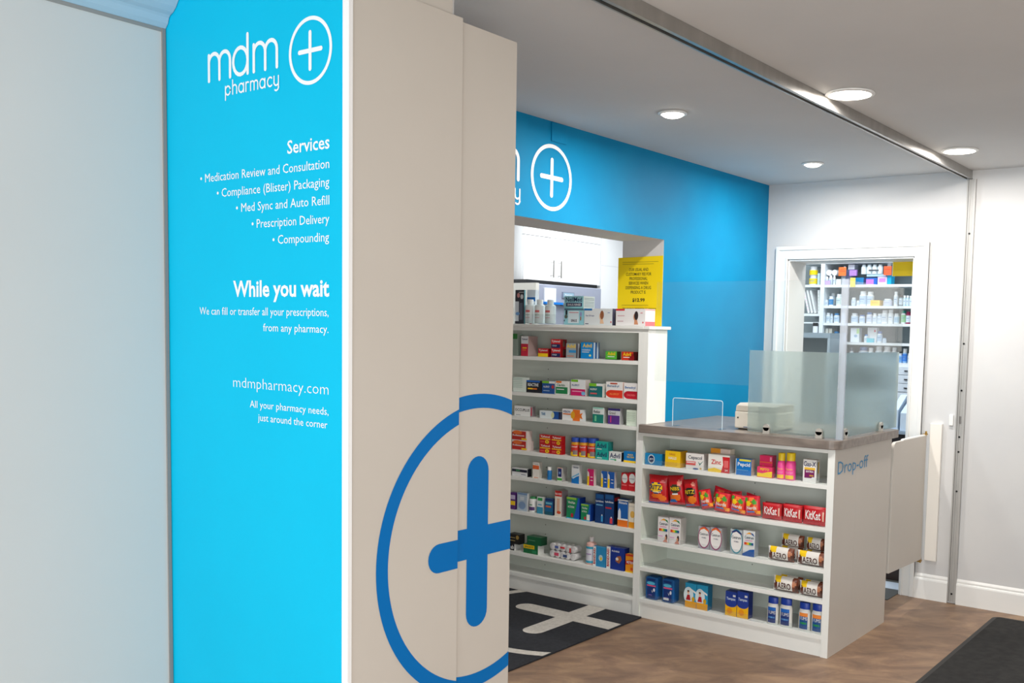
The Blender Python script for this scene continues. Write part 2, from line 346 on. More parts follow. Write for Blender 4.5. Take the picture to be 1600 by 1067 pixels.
# ------------------------------------------------------------------ beige partition panels with ring emblem
def clip_poly(pts, f0, f1):
    def half(P, f):
        out = []
        for i in range(len(P)):
            a, b = P[i-1], P[i]; fa, fb = f(a), f(b)
            if (fa >= 0) != (fb >= 0):
                t = fa/(fa-fb); out.append((a[0]+(b[0]-a[0])*t, a[1]+(b[1]-a[1])*t))
            if fb >= 0: out.append(b)
        return out
    P = half(pts, f0)
    return half(P, f1) if P else P
def emblem(fr, c, R, w, al, hw, u0, u1, mat, parent, k, ring_hw=None, v0=-9, v1=9, names=('emblem_ring', 'emblem_cross'), rc=None):
    cc = rc or c
    fz = lambda P: clip_poly(clip_poly(P, lambda p: p[0]-u0, lambda p: u1-p[0]), lambda p: p[1]-v0, lambda p: v1-p[1])
    r = MB(); n = 120
    for i in range(n):
        a0, a1 = 2*math.pi*i/n, 2*math.pi*(i+1)/n
        P = fz([(cc[0]+math.cos(a0)*(R-w), cc[1]+math.sin(a0)*(R-w)), (cc[0]+math.cos(a0)*R, cc[1]+math.sin(a0)*R), (cc[0]+math.cos(a1)*R, cc[1]+math.sin(a1)*R), (cc[0]+math.cos(a1)*(R-w), cc[1]+math.sin(a1)*(R-w))])
        if len(P) > 2: r.poly([fr.p(u, v, k) for u, v in P], mat)
    if r.f: r.build(names[0], parent)
    q = MB()
    L = al-hw
    for hor in (0, 1):
        e = arc(L, 0, hw, hw, -90, 90, 12)+arc(-L, 0, hw, hw, 90, 270, 12)
        e = [(c[0]+(x if hor else y), c[1]+(y if hor else x)) for x, y in e]
        P = fz(e)
        if len(P) > 2: q.poly([fr.p(u, v, k+.0003*hor) for u, v in P], mat)
    if q.f: q.build(names[1], parent)
EMB = M((0, 112, 188), .45); EMB.node_tree.nodes['Principled BSDF'].inputs['Specular IOR Level'].default_value = .2
fp = Frame((0, YP, 0), (1, 0, 0), (0, 0, 1), (0, -1, 0))
p1 = tag(bx(XP+.013, 2.0915, YP, YP+.011, 0, 2.472, BEIGE).build('partition_panel', bevel=.001), 'nearer beige partition panel carrying the left part of the blue ring emblem', 'partition', 'beige partition panels')
emblem(fp, (2.222, .955), .442, .042, .250, .042, XP+.02, 2.0905, EMB, p1, .0008)
fp2 = Frame((0, YP+.006, 0), (1, 0, 0), (0, 0, 1), (0, -1, 0))
p2 = tag(bx(2.0935, 2.331, YP+.006, YP+.03, 0, 2.464, BEIGE).build('partition_panel', bevel=.001), 'farther beige partition panel with the upright bar of the blue cross emblem', 'partition', 'beige partition panels')
emblem(fp2, (2.181, .976), .442, .042, .257, .046, 2.0945, 2.330, EMB, p2, .0008)

# ------------------------------------------------------------------ ceiling track and wall channel
t = empty('ceiling_track', (2.2, 1.70, 2.55), 'grey aluminium track running along the ceiling to the white wall', 'ceiling track')
MB().box(-1.2, XW-2.2-.002, 0, .012, .003, .049, ALU).box(-1.2, XW-2.2-.002, -.003, .012, .0, .006, ALU).build('track_face', t)
MB().box(-1.2, XW-2.2-.002, .0125, .03, .008, .049, BLACK).build('track_slot', t)
MB().box(-1.2, XW-2.2-.002, .0305, .038, .0, .049, ALU).build('track_rail', t)
CHAN = noisy('satin_channel', (176, 175, 172), (190, 189, 186), 12, .4, stretch=(1, 1, .2)); CHAN.node_tree.nodes['Principled BSDF'].inputs['Metallic'].default_value = .35
t = empty('wall_channel', (XW, 1.698, 0), 'upright aluminium wall channel with screw holes right of the doorway', 'wall channel')
MB().box(-.014, -.001, -.026, .026, .012, 2.548, CHAN).box(-.024, -.014, -.026, -.012, .012, 2.548, CHAN).box(-.018, -.014, .018, .026, .012, 2.548, CHAN).box(-.02, -.014, .006, .010, .012, 2.548, CHAN).build('channel', t)
MB().box(-.0145, -.0141, -.011, -.009, .012, 2.548, DARK).box(-.0145, -.0141, .0165, .018, .012, 2.548, DARK).build('seam', t)
for z in (2.23, 1.58, 1.30, 1.02, .93, .69, .06):
    MB().tube([(-.0142, .0, z), (-.0165, .0, z)], .006, BLACK, 10).build('screw', t)
MB().box(-.0165, -.0142, -.006, .006, 1.10, 1.145, M((120, 118, 116), .5)).build('latch_plate', t)
bs = tag(bx(XW-.012, XW-.001, 1.74, 1.765, 1.085, 1.15, WHITE).build('switch_plate', bevel=.002), 'small white plate on the wall beside the aluminium channel', 'plate')

# ------------------------------------------------------------------ downlights
def downlight(x, y, label, r, dome):
    o = empty('downlight', (x, y, H-.001), label, 'ceiling light', 'recessed ceiling lights')
    MB().lathe([(r, 0), (r+.012, -.001), (r+.012, -.006), (r-.002, -.009), (r-.004, 0)], WHITE, n=28).build('trim_ring', o, smooth=True)
    pr = [(.001, -dome)]+[(r*.95*math.sin(math.radians(a)), -.004-(dome-.004)*math.cos(math.radians(a))) for a in (15, 30, 45, 60, 75, 90)]
    MB().lathe(pr[::-1], LAMP, n=28).build('lens', o, smooth=True)
    area('lamp_light', (0, 0, -dome-.008), (0, 0, -3), r*1.7, r*1.7, 17, (1, .95, .90), 'DISK', o)
downlight(3.916, 2.422, 'round ceiling light nearer of the two left of the track', .054, .024)
downlight(5.454, 2.416, 'round ceiling light farther of the two left of the track, close to the doorway wall', .050, .022)
downlight(3.965, 1.605, 'wide round ceiling light just right of the track, nearer one', .088, .012)
downlight(5.43, 1.58, 'wide round ceiling light just right of the track, farther one', .083, .012)

# ------------------------------------------------------------------ logo on the blue wall
fb = Frame((0, YB, 0), (1, 0, 0), (0, 0, 1), (0, -1, 0))
draw_logo(fb, 3.797, 2.336, .157, WV, blue_wall, .0015)

# ------------------------------------------------------------------ rug and floor mat
ru = MB(); ru.box(3.33, XS+.012-.02, 2.985, 4.7, .001, .010, RUG)
rug = tag(ru.build('logo_rug', bevel=.002), 'dark navy rug with cream cross and ring, lying before the tall shelf unit', 'rug')
frg = Frame((0, 0, .010), (1, 0, 0), (0, 1, 0), (0, 0, 1))
emblem(frg, (4.38, 3.29), .66, .06, .385, .062, 3.335, XS-.012, RUGW, rug, .0008, v0=2.99, v1=4.69, names=('ring_motif', 'cross_motif'), rc=(4.34, 3.295))
def rrect(x0, x1, y0, y1, r, n=6):
    return [q for cx, cy, a in ((x1-r, y1-r, 0), (x0+r, y1-r, 90), (x0+r, y0+r, 180), (x1-r, y0+r, 270)) for q in arc(cx, cy, r, r, a, a+90, n)]
fm = Frame((0, 0, 0), (1, 0, 0), (0, 1, 0), (0, 0, 1))
mat_ = tag(MB().prism(fm, rrect(3.4, 5.985, .1, 1.415, .05), .001, .005, DARK).build('floor_mat'), 'black floor mat with rounded corner at lower right on the brown floor', 'mat')
MB().prism(fm, rrect(3.425, 5.96, .125, 1.39, .03), .0052, .009, MATB).build('mat_pile', mat_)
structure(bx(5.93, 6.199, 2.03, 2.84, .001, .005, M((84, 85, 84), .6)).build('trim_threshold'))

# ------------------------------------------------------------------ shelf units
def shelf_unit(name, label, y0, y1, depth, levels, ztop, stl, zin_top, plinth, side_m, lip=False, holes=True, th=.021, stile_r=None):
    root = empty(name, (XS, y0, 0), label, 'shelf unit')
    W = y1-y0; sr = stile_r or stl
    MB().box(.0, depth, 0, sr, 0, ztop, CAB, {2: side_m, 3: CABIN}).build('side_panel', root)
    MB().box(.0, min(depth, .179), W-stl, W, 0, ztop, CAB, {2: CABIN}).build('side_panel', root)
    bx(depth-.012, depth, sr, W-stl, plinth, ztop, CABIN).build('back_panel', root)
    bx(.0, depth-.012, sr, W-stl, zin_top, ztop, CAB).build('top_rail', root)
    bx(.008, .028, sr, W-stl, 0, plinth-th, CAB).build('plinth', root)
    for i, z in enumerate(levels):
        s = bx(.001, depth-.012, sr, W-stl, z-th, z, CAB).build('shelf', root)
        if lip and i < 5:
            bx(.012, .0145, sr+.004, W-stl-.004, z, z+.028, ACR).build('acrylic_lip', s)
    if holes:
        h = MB()
        for i in range(len(levels)-1):
            zz = (levels[i]+levels[i+1])/2
            for yy in (W*.5,):
                for dz in (-.03, .03): h.tube([(depth-.0125, yy, zz+dz), (depth-.0135, yy, zz+dz)], .003, DARK, 6)
        h.build('pin_holes', root)
    return root
TZ = [1.447, 1.228, 1.079, .869, .709, .497, .240, .110]
TS = shelf_unit('tall_shelf_unit', 'tall open white shelf unit full of small medicine boxes in the wall opening', 3.0290, 4.62, .179, TZ, 1.624, .026, 1.603, .11, CAB)
bx(.0, .198, -.037, -.0112, 1.0975, 1.6235, CAB).build('end_cladding', TS)
bx(.0, .179, -.0110, -.0003, 1.0975, 1.6235, CAB).build('end_filler', TS)
slab = MB().box(-.012, .179, -.0108, 1.6, 1.624, 1.641, CAB).box(-.012, .215, -.051, -.0110, 1.624, 1.641, CAB); slab.build('top_board', TS, bevel=.002)
CZ = [.871, .655, .446, .290, .110]
Y0C = 1.882
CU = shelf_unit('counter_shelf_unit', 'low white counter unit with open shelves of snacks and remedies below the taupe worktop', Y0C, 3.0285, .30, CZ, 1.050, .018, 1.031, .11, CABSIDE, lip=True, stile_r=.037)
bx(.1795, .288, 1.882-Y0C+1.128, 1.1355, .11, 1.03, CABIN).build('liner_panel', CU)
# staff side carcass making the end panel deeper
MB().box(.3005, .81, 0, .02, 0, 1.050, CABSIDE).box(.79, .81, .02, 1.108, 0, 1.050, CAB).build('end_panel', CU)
# Drop-off lettering on the counter end
fd = Frame((0, 0, 0), (1, 0, 0), (0, 0, 1), (0, -1, 0))
pa = at(1308.6, 741.5, 'Y', Y0C); pb = at(1355.7, 730, 'Y', Y0C)
cap = (at(1309, 721.8, 'Y', Y0C).z-pa.z)
MB().textline(fd, 'Drop-off', pa.x-XS, pb.x-XS, pa.z, cap, M((58, 144, 196), .5), .001).build('lettering', CU)
# worktop
x0, x1, y0, y1 = XS-.022, 5.50, Y0C-.022, 3.017
wt = [(4.822, y1), (4.822, 3.028), (x0, 3.028)]+arc(x0+.06, y0+.06, .06, .06, 180, 270, 8)+[(x1, y0), (x1, y1)]
wtop = tag(MB().prism(fm, wt, 1.0505, 1.096, TOPM).build('worktop', bevel=.003), 'taupe laminate worktop with rounded corner on the white counter', 'worktop')
ZT = 1.096

# ------------------------------------------------------------------ glass screen on the worktop
gs = empty('glass_screen', (XS+.045, Y0C+.012, ZT), 'clear and frosted glass screen standing on the worktop corner', 'screen')
gx, gy = 0., 0.
fg = Frame((0, 0, 0), (0, 1, 0), (0, 0, 1), (1, 0, 0))
ZG = 1.885-ZT; YL = 3.03-(Y0C+.012); YF = 2.39-(Y0C+.012)
# clear front pane with the pass-through notch lower left; frosted lower right
MB().prism(fg, [(.008, .432), (YF, .432), (YF, .245), (YL-.058, .245), (YL-.058, ZG), (.008, ZG)], 0, .006, GLASS).build('clear_pane', gs)
MB().prism(fg, [(.008, .006), (YF, .006), (YF, .431), (.008, .431)], 0, .006, FROST).build('frosted_pane', gs)
fg2 = Frame((0, 0, 0), (1, 0, 0), (0, 0, 1), (0, 1, 0))
MB().prism(fg2, [(.008, .432), (.90, .432), (.90, ZG), (.008, ZG)], 0, .006, GLASS).build('clear_pane', gs)
MB().prism(fg2, [(.008, .006), (.86, .006), (.86, .431), (.008, .431)], 0, .006, FROST).build('frosted_pane', gs)
MB().box(-.004, .010, -.028, .006, .001, ZG+.004, EDGE).build('corner_post', gs)
for (x, y, h) in ((-.008, .383, 1), (-.008, .093, 1), (.09, -.008, 0), (.60, -.008, 0)):
    k = MB()
    if h:
        k.box(-.012, .018, y-.018, y+.018, .0005, .034, CLIPM); k.tube([(-.012, y, .034), (.018, y, .034)], .018, CLIPM, 18)
    else:
        k.box(x-.018, x+.018, -.012, .018, .0005, .034, CLIPM); k.tube([(x, -.012, .034), (x, .018, .034)], .018, CLIPM, 18)
    k.build('glass_clip', gs)
# small acrylic guard
fa = Frame((0, 0, 0), (0, -1, 0), (0, 0, 1), (-1, 0, 0))
ag = empty('acrylic_guard', (4.70, 2.70, ZT), 'small clear acrylic guard with rounded corners at the left of the worktop', 'guard')
AW = .155; AH = .155
ins = [(-AW, 0), (AW, 0)]+arc(AW-.012, AH-.012, .012, .012, 0, 90, 4)+arc(-AW+.012, AH-.012, .012, .012, 90, 180, 4)
MB().prism(fa, ins, -.0015, .0015, ACR).build('sheet', ag)
path = [(-AW, 0)]+arc(-AW+.012, AH-.012, .012, .012, 180, 90, 4)+arc(AW-.012, AH-.012, .012, .012, 90, 0, 4)+[(AW, 0)]
MB().tube([fa.p(u, v, 0) for u, v in path], .0019, M((215, 235, 245), .2), 6).build('polished_edge', ag)
MB().box(.0, .05, -AW, -AW+.03, 0, .002, ACR).box(.0, .05, AW-.03, AW, 0, .002, ACR).build('foot', ag)
# card/label printer
pt = empty('label_printer', (4.80, 2.40, ZT), 'cream desktop label printer on the worktop behind the frosted glass', 'printer')
CRM = M((226, 218, 204), .45)
MB().box(0, .22, -.125, .125, .006, .1, CRM).build('printer_body', pt, bevel=.008)
MB().prism(Frame((0, -.12, .1), (1, 0, 0), (0, 0, 1), (0, 1, 0)), [(.0, 0), (.22, 0), (.22, .035), (.05, .042), (.008, .03)], 0, .24, M((200, 190, 176), .45)).build('printer_lid', pt, bevel=.003)
MB().box(-.002, .0, .1, .108, .06, .068, DARK).build('button', pt)
MB().box(-.0015, .0005, .02, .07, .012, .018, M((120, 130, 150), .4)).build('badge', pt)
for sx in (.02, .19):
    MB().box(sx, sx+.02, -.11, .11, 0, .006, DARK).build('foot', pt)
cb = tag(MB().tube([(4.79, 2.36, ZT+.004), (4.77, 2.30, ZT+.004), (4.79, 2.2, ZT+.004), (4.76, 2.12, ZT+.004), (4.80, 2.03, ZT+.004)], .003, BLACK, 6).build('cable'), 'black cable lying on the worktop behind the frosted glass', 'cable')

# ------------------------------------------------------------------ swing gate and hinge post
gp = tag(MB().box(XW-.0255, XW-.001, 1.80, 1.872, .245, 1.092, M((240, 236, 228), .4)).build('hinge_post', bevel=.003), 'white board fixed upright on the wall carrying the gate hinges', 'post')
gt = empty('swing_gate', (XW-.03, 1.885, .25), 'beige half height swing gate between counter and wall', 'gate')
g0 = -(XW-.03-5.505)
pts = [(g0, .02), (-.012, 0), (-.012, .765), (g0+.05, .768)]+arc(g0+.035, .768-.035, .035, .035, 90, 180, 6)
MB().prism(Frame((0, 0, 0), (1, 0, 0), (0, 0, 1), (0, 1, 0)), pts, 0, .018, CABSIDE).build('gate_leaf', gt)
MB().tube([(g0+.16, .009, .769)]+[(-.013, .009, .7665)], .0088, WHITE, 8).build('edge_band', gt)
for z in (-.014, .770):
    MB().box(-.035, .004, -.002, .018, z, z+.008, BRASS).tube([(-.006, .006, z-.008), (-.006, .006, z+.022)], .006, BRASS, 10).build('hinge', gt)

# ------------------------------------------------------------------ printed packs
def colr(c): return c if not isinstance(c, tuple) else M(c, .38)
def prints(mb, fr, w, h, spec, k0=.0003, fn=None):
    k = k0
    for s in spec:
        c = colr(s[-1]); t = s[0]
        if t == 'r': mb.poly([fr.p(w*a, h*b, k) for a, b in ((s[1], s[2]), (s[3], s[2]), (s[3], s[4]), (s[1], s[4]))], c)
        elif t == 'e': mb.poly([fr.p(w*a, h*b, k) for a, b in arc(s[1], s[2], s[3], s[4], 0, 345, 23)], c)
        elif t == 'o': mb.ring(fr, w*s[1], h*s[2], w*s[3]*.8, w*s[3], c, k, 24)
        elif t == 'p': mb.poly([fr.p(w*a, h*b, k) for a, b in s[1]], c)
        elif t == 't': mb.text(fr, s[1], w*s[2], h*s[3], w*s[4], h*s[5], c, k, .02)
        k += .00025
    return mb
def place(row, x0, x1, yt, yb, setb):
    Xf = row['X']+setb; a = at(x0, yb, 'X', Xf); b = at(x1, yb, 'X', Xf)
    return Xf, (a.y+b.y)/2, a.y-b.y, at((x0+x1)/2, yt, 'X', Xf).z-at((x0+x1)/2, yb, 'X', Xf).z
def pack(row, x0, x1, yt, yb, label, base, spec=(), side=None, top=None, dep=.05, cat='box', name='medicine_box', group=None, setb=.02, rz=0., lift=0., sspec=None, h=None):
    Xf, Y, w_, h_ = place(row, x0, x1, yt, yb, setb)
    if h: h_ = h
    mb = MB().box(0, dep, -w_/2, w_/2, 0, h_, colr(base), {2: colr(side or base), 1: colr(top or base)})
    o = mb.build(name, None, (Xf, Y, row['z']+.0008+lift), rz, bevel=.0012)
    tag(o, label, cat, group or row['group'])
    if spec: prints(MB(), Frame((0, w_/2, 0), (0, -1, 0), (0, 0, 1), (-1, 0, 0)), w_, h_, spec).build('front_print', o)
    if sspec: prints(MB(), Frame((0, -w_/2, 0), (1, 0, 0), (0, 0, 1), (0, -1, 0)), dep, h_, sspec).build('side_print', o)
    o['h'] = h_; o['w'] = w_
    return o
def bottle(row, x0, x1, yt, yb, label, body, capc, lab=None, spec=(), ch=.2, cr=.8, dep=None, name='bottle', cat='bottle', group=None, setb=.02, lift=0., sh=.08, n=14, lr=(.12, .68), la=85):
    Xf, Y, w_, h_ = place(row, x0, x1, yt, yb, setb); r = w_/2; ry = (dep or w_)/2; sx = ry/r; hb = h_*(1-ch)
    mb = MB().lathe([(r*.92, 0), (r, h_*.02), (r, hb-h_*sh), (r*.93, hb-h_*sh*.4), (r*cr*.9, hb), (r*cr*.9, hb+.001)], colr(body), n=n, sx=sx)
    o = mb.build(name, None, (Xf+ry, Y, row['z']+.0008+lift), smooth=True); tag(o, label, cat, group or row['group'])
    MB().lathe([(r*cr, hb+.0012), (r*cr, h_*.985), (r*cr*.93, h_)], colr(capc), n=n, sx=sx).build('cap', o, smooth=True)
    if lab:
        z0, z1 = h_*lr[0], h_*lr[1]; z1 = min(z1, hb-h_*sh)
        vs = []; k = 12
        for i in range(k+1):
            a = math.radians(180-la+2*la*i/k)
            for z in (z0, z1): vs.append((math.cos(a)*(r*sx+.0006), math.sin(a)*(r+.0006), z))
        q = MB().add(vs, [(2*i, 2*i+2, 2*i+3, 2*i+1) for i in range(k)], colr(lab))
        if spec:
            hh = z1-z0
            def fn(u, v): # u 0..1 across the front
                g = min(55, la); a = math.radians(180-g+2*g*u); return (math.cos(a)*(r*sx+.0012), math.sin(a)*(r+.0012), z0+hh*v)
            for s in spec:
                if s[0] == 't': q.text(None, s[1], s[2], s[3], s[4], s[5], colr(s[-1]), fn=fn)
                elif s[0] == 'r':
                    for i in range(6):
                        a, b = s[1]+(s[3]-s[1])*i/6, s[1]+(s[3]-s[1])*(i+1)/6
                        q.poly([fn(a, s[2]), fn(b, s[2]), fn(b, s[4]), fn(a, s[4])], colr(s[-1]))
        q.build('label', o)
    return o
def inpoly(P, x, y):
    c = False
    for i in range(len(P)):
        (x1, y1), (x2, y2) = P[i-1], P[i]
        if (y1 > y) != (y2 > y) and x < (x2-x1)*(y-y1)/(y2-y1)+x1: c = not c
    return c
def bag(row, x0, x1, yt, yb, label, base, spec=(), dep=.05, cat='snack bag', name='snack_bag', group=None, setb=.02, lift=0., roll=0., lean=0., rz=0., nx=16, nz=20, seed=0, flat=False):
    # pillow bag: two crimped seams, puffed belly, colour printed on the face grid
    Xf, Y, w_, h_ = place(row, x0, x1, yt, yb, setb); rnd = random.Random(seed); ph = rnd.random()*6
    def th(u, v):
        e = max(0, 4*v*(1-v))**.5; q = max(0, 4*u*(1-u))**.45
        return (dep/2)*e*q*(1+.07*math.sin(9*u+ph)*math.cos(7*v+ph))+.0007
    def wu(v): return 1-.05*math.sin(math.pi*v)**.5
    def P(u, v, sgn, k=0.): return ((sgn*(th(u, v)+k))+dep/2, -w_*(u-.5)*wu(v), h_*v)
    mb = MB(); side = colr(base)
    for sgn in (-1, 1):
        vs = [P(i/nx, j/nz, sgn) for j in range(nz+1) for i in range(nx+1)]
        for j in range(nz):
            for i in range(nx):
                u, v = (i+.5)/nx, (j+.5)/nz; m = side
                if sgn < 0:
                    for s in spec:
                        if s[0] == 'r' and s[1] <= u <= s[3] and s[2] <= v <= s[4]: m = colr(s[-1])
                        elif s[0] == 'e' and ((u-s[1])/s[3])**2+((v-s[2])/s[4])**2 <= 1: m = colr(s[-1])
                        elif s[0] == 'p' and inpoly(s[1], u, v): m = colr(s[-1])
                a = [vs[j*(nx+1)+i], vs[j*(nx+1)+i+1], vs[(j+1)*(nx+1)+i+1], vs[(j+1)*(nx+1)+i]]
                mb.add(a if sgn < 0 else a[::-1], [(0, 1, 2, 3)], m)
    o = mb.build(name, None, (Xf, Y, row['z']+.0025+lift+abs(math.sin(roll))*w_/2))
    o.rotation_euler = (roll, lean, rz); tag(o, label, cat, group or row['group'])
    T = [s for s in spec if s[0] == 't']
    if T:
        q = MB()
        for s in T: q.text(None, s[1], s[2], s[3], s[4], s[5], colr(s[-1]), fn=lambda a, b: P(a, b, -1, .0022), bold=.02)
        q.build('lettering', o)
    return o
def R(X, z, g): return dict(X=X, z=z, group=g)
wh = (240, 242, 240); rd = (200, 24, 32); yl = (250, 208, 24); bl = (18, 86, 170); nb = (18, 36, 92); gn = (24, 130, 74); lg = (126, 196, 44); tq = (20, 160, 150); mg = (206, 24, 104); og = (236, 120, 34); bk = (20, 24, 34); gy = (160, 166, 168); dr = (140, 14, 22); cy = (38, 150, 206); pk = (236, 60, 140)
XT = XS
# --- tall unit, first shelf
r = R(XT, TZ[0], 'medicine boxes on the first shelf of the tall unit')
pack(r, 798, 808, 521, 555.2, 'pale box with green top at the far left end of the first shelf', (150, 165, 155), [('r', 0, .76, 1, 1, (40, 120, 44))])
pack(r, 814, 825, 525, 555.8, 'tall slim red and white box standing alone at the left of the first shelf', (236, 238, 240), [('r', 0, 0, 1, .62, (206, 30, 62)), ('t', 'Tylenol', .1, .78, .9, .9, nb), ('r', .2, .38, .8, .44, yl), ('r', .2, .28, .7, .33, og)], side=(186, 160, 156), dep=.09)
pack(r, 840.7, 856.3, 545, 557.9, 'small red and yellow box left of the two stacked red ones', (196, 26, 34), [('r', 0, 0, .98, .42, yl), ('t', 'Tylenol', .08, .62, .92, .88, wh)], side=dr, dep=.035)
ty = [('r', .04, .04, .96, .46, nb), ('t', 'Tylenol', .06, .58, .94, .9, wh), ('t', 'COLD', .15, .2, .6, .36, wh)]
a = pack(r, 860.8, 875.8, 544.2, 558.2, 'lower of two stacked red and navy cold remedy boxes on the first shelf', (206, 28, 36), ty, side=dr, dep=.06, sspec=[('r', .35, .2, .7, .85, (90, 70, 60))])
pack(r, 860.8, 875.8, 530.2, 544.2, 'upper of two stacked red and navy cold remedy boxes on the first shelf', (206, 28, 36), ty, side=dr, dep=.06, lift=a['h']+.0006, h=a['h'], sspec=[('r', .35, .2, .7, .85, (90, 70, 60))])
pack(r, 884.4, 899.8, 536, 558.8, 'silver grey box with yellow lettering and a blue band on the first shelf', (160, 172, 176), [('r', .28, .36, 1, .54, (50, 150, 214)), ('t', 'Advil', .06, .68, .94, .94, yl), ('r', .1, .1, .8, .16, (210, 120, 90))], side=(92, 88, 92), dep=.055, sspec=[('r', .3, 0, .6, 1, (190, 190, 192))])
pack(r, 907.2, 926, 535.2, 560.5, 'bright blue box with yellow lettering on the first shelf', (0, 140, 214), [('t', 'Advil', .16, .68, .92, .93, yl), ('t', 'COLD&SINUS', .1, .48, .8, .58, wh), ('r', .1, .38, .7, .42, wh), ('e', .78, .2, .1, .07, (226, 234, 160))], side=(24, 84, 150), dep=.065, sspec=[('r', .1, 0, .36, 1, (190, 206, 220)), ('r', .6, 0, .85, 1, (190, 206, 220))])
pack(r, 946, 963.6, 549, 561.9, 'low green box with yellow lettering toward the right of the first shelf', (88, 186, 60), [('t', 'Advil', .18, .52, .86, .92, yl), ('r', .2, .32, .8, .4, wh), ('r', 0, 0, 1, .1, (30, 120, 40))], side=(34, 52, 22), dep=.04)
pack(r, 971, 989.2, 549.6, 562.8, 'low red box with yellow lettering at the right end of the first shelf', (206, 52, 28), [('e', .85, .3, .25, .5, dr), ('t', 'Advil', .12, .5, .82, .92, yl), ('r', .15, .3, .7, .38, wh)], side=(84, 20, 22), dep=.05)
# --- second shelf
r = R(XT, TZ[1], 'medicine boxes on the second shelf of the tall unit')
pack(r, 801.5, 822, 589.8, 612, 'pale mint striped box at the left end of the second shelf', (226, 238, 230), [('r', 0, z, .72, z+.03, (170, 205, 190)) for z in (.3, .42, .54, .66, .8, .92)], side=(206, 214, 208), dep=.03)
pack(r, 822.6, 843.3, 592.7, 611.6, 'black box with white and yellow lettering on the second shelf', bk, [('r', 0, .86, 1, 1, (28, 100, 190)), ('t', 'REACTINE', .1, .52, .9, .78, wh), ('r', .1, .26, .48, .38, yl), ('r', .48, .26, .8, .38, og)], side=(40, 44, 52), dep=.03)
pack(r, 847, 866.6, 593.4, 613, 'royal blue box with lime green corner on the second shelf', (24, 80, 150), [('r', 0, .82, .55, 1, lg), ('r', .55, .82, 1, 1, wh), ('t', 'ALLERGY', .1, .48, .6, .62, wh), ('e', .85, .56, .1, .14, (200, 60, 60)), ('r', .1, .2, .6, .26, (160, 190, 220))], side=(214, 218, 216), dep=.03)
pack(r, 867.8, 888.8, 594, 615, 'white and green box with orange corner on the second shelf', (238, 240, 236), [('r', .02, .06, .9, .56, gn), ('r', .04, .86, .45, 1, og), ('t', 'Claritin', .1, .62, .7, .8, (60, 110, 80)), ('r', .1, .36, .65, .42, wh)], side=(222, 224, 220), dep=.03)
pack(r, 891.7, 914.2, 591.4, 616.3, 'white box with magenta lower half and lime corner on the second shelf', (236, 240, 242), [('r', 0, 0, 1, .42, mg), ('r', .02, .86, .5, 1, lg), ('t', 'ALLERGY', .06, .6, .6, .72, (80, 96, 150)), ('r', .1, .24, .8, .3, (240, 160, 190)), ('e', .88, .16, .14, .12, (120, 180, 220))], side=(206, 194, 188), dep=.05)
pack(r, 920.2, 941.2, 597.2, 618.2, 'dark teal box with lime corner on the second shelf', (20, 108, 112), [('r', 0, .78, .55, 1, lg), ('r', .55, .82, 1, 1, wh), ('t', 'ALLERGY', .08, .5, .6, .64, wh), ('r', .1, .2, .6, .3, (210, 90, 90))], side=(226, 226, 218), dep=.045)
def capsule(c): return [('e', .34, .26, .34, .24, c), ('r', .34, .02, 1, .5, c)]
pack(r, 946.8, 972.6, 595.6, 621, 'white box with orange red rounded panel, left of the crimson one', (242, 240, 238), capsule((226, 56, 30))+[('t', 'Benadryl', .08, .64, .78, .82, (70, 120, 160)), ('r', .25, .86, .68, .94, (190, 70, 40)), ('t', 'ALLERGY', .22, .2, .8, .32, (246, 150, 80))], side=(226, 200, 190), dep=.03)
pack(r, 974.6, 995.5, 596.8, 622, 'white box with crimson rounded panel at the right end of the second shelf', (242, 240, 238), capsule((194, 16, 44))+[('t', 'Benadryl', .08, .62, .86, .8, (70, 120, 180)), ('t', 'CHILDREN', .22, .2, .85, .32, (240, 120, 120))], side=(226, 200, 190), dep=.03)
# --- third shelf
r = R(XT, TZ[2], 'medicine boxes on the third shelf of the tall unit')
pack(r, 803.5, 828.4, 636.9, 652.6, 'flat white box with dark lettering at the left end of the third shelf', wh, [('t', 'OCCUPLUS', .05, .5, .95, .76, (70, 78, 80)), ('r', .1, .1, .4, .16, gy)], side=(150, 140, 144), dep=.05, sspec=[('r', .1, .1, .3, .9, (190, 60, 80)), ('r', .6, 0, .7, 1, (110, 110, 112))])
pack(r, 843, 876.4, 643.8, 655.6, 'low wide white box with blue right end on the third shelf', (226, 236, 238), [('r', .6, .0, .9, 1, (20, 80, 160)), ('e', .62, .5, .07, .42, (220, 224, 170)), ('t', 'TEARS', .08, .4, .28, .76, (60, 130, 180)), ('r', .9, .0, 1, 1, (16, 30, 70))], dep=.03, side=(16, 30, 70))
pack(r, 878.2, 910.5, 641, 658.6, 'white box with orange burst and yellow disc on the third shelf', (240, 240, 240), [('r', .52, 0, .86, 1, og), ('e', .52, .5, .1, .34, (232, 170, 30)), ('t', 'VISION', .04, .66, .4, .86, (70, 60, 120)), ('r', .04, .5, .42, .6, og), ('p', [(.84, .3), (1, .2), (.93, .5), (1, .75), (.84, .62)], og)], side=(216, 220, 222), dep=.03)
pack(r, 925.8, 943.8, 637.6, 661.6, 'upright white and teal box on the third shelf', (224, 232, 230), [('r', .0, .0, .94, .56, (18, 128, 114)), ('t', 'Relax', .08, .64, .66, .82, (60, 70, 72)), ('r', .18, .1, .34, .46, (110, 200, 150)), ('r', .05, .92, .9, 1, (150, 220, 200))], side=(160, 160, 154), dep=.035)
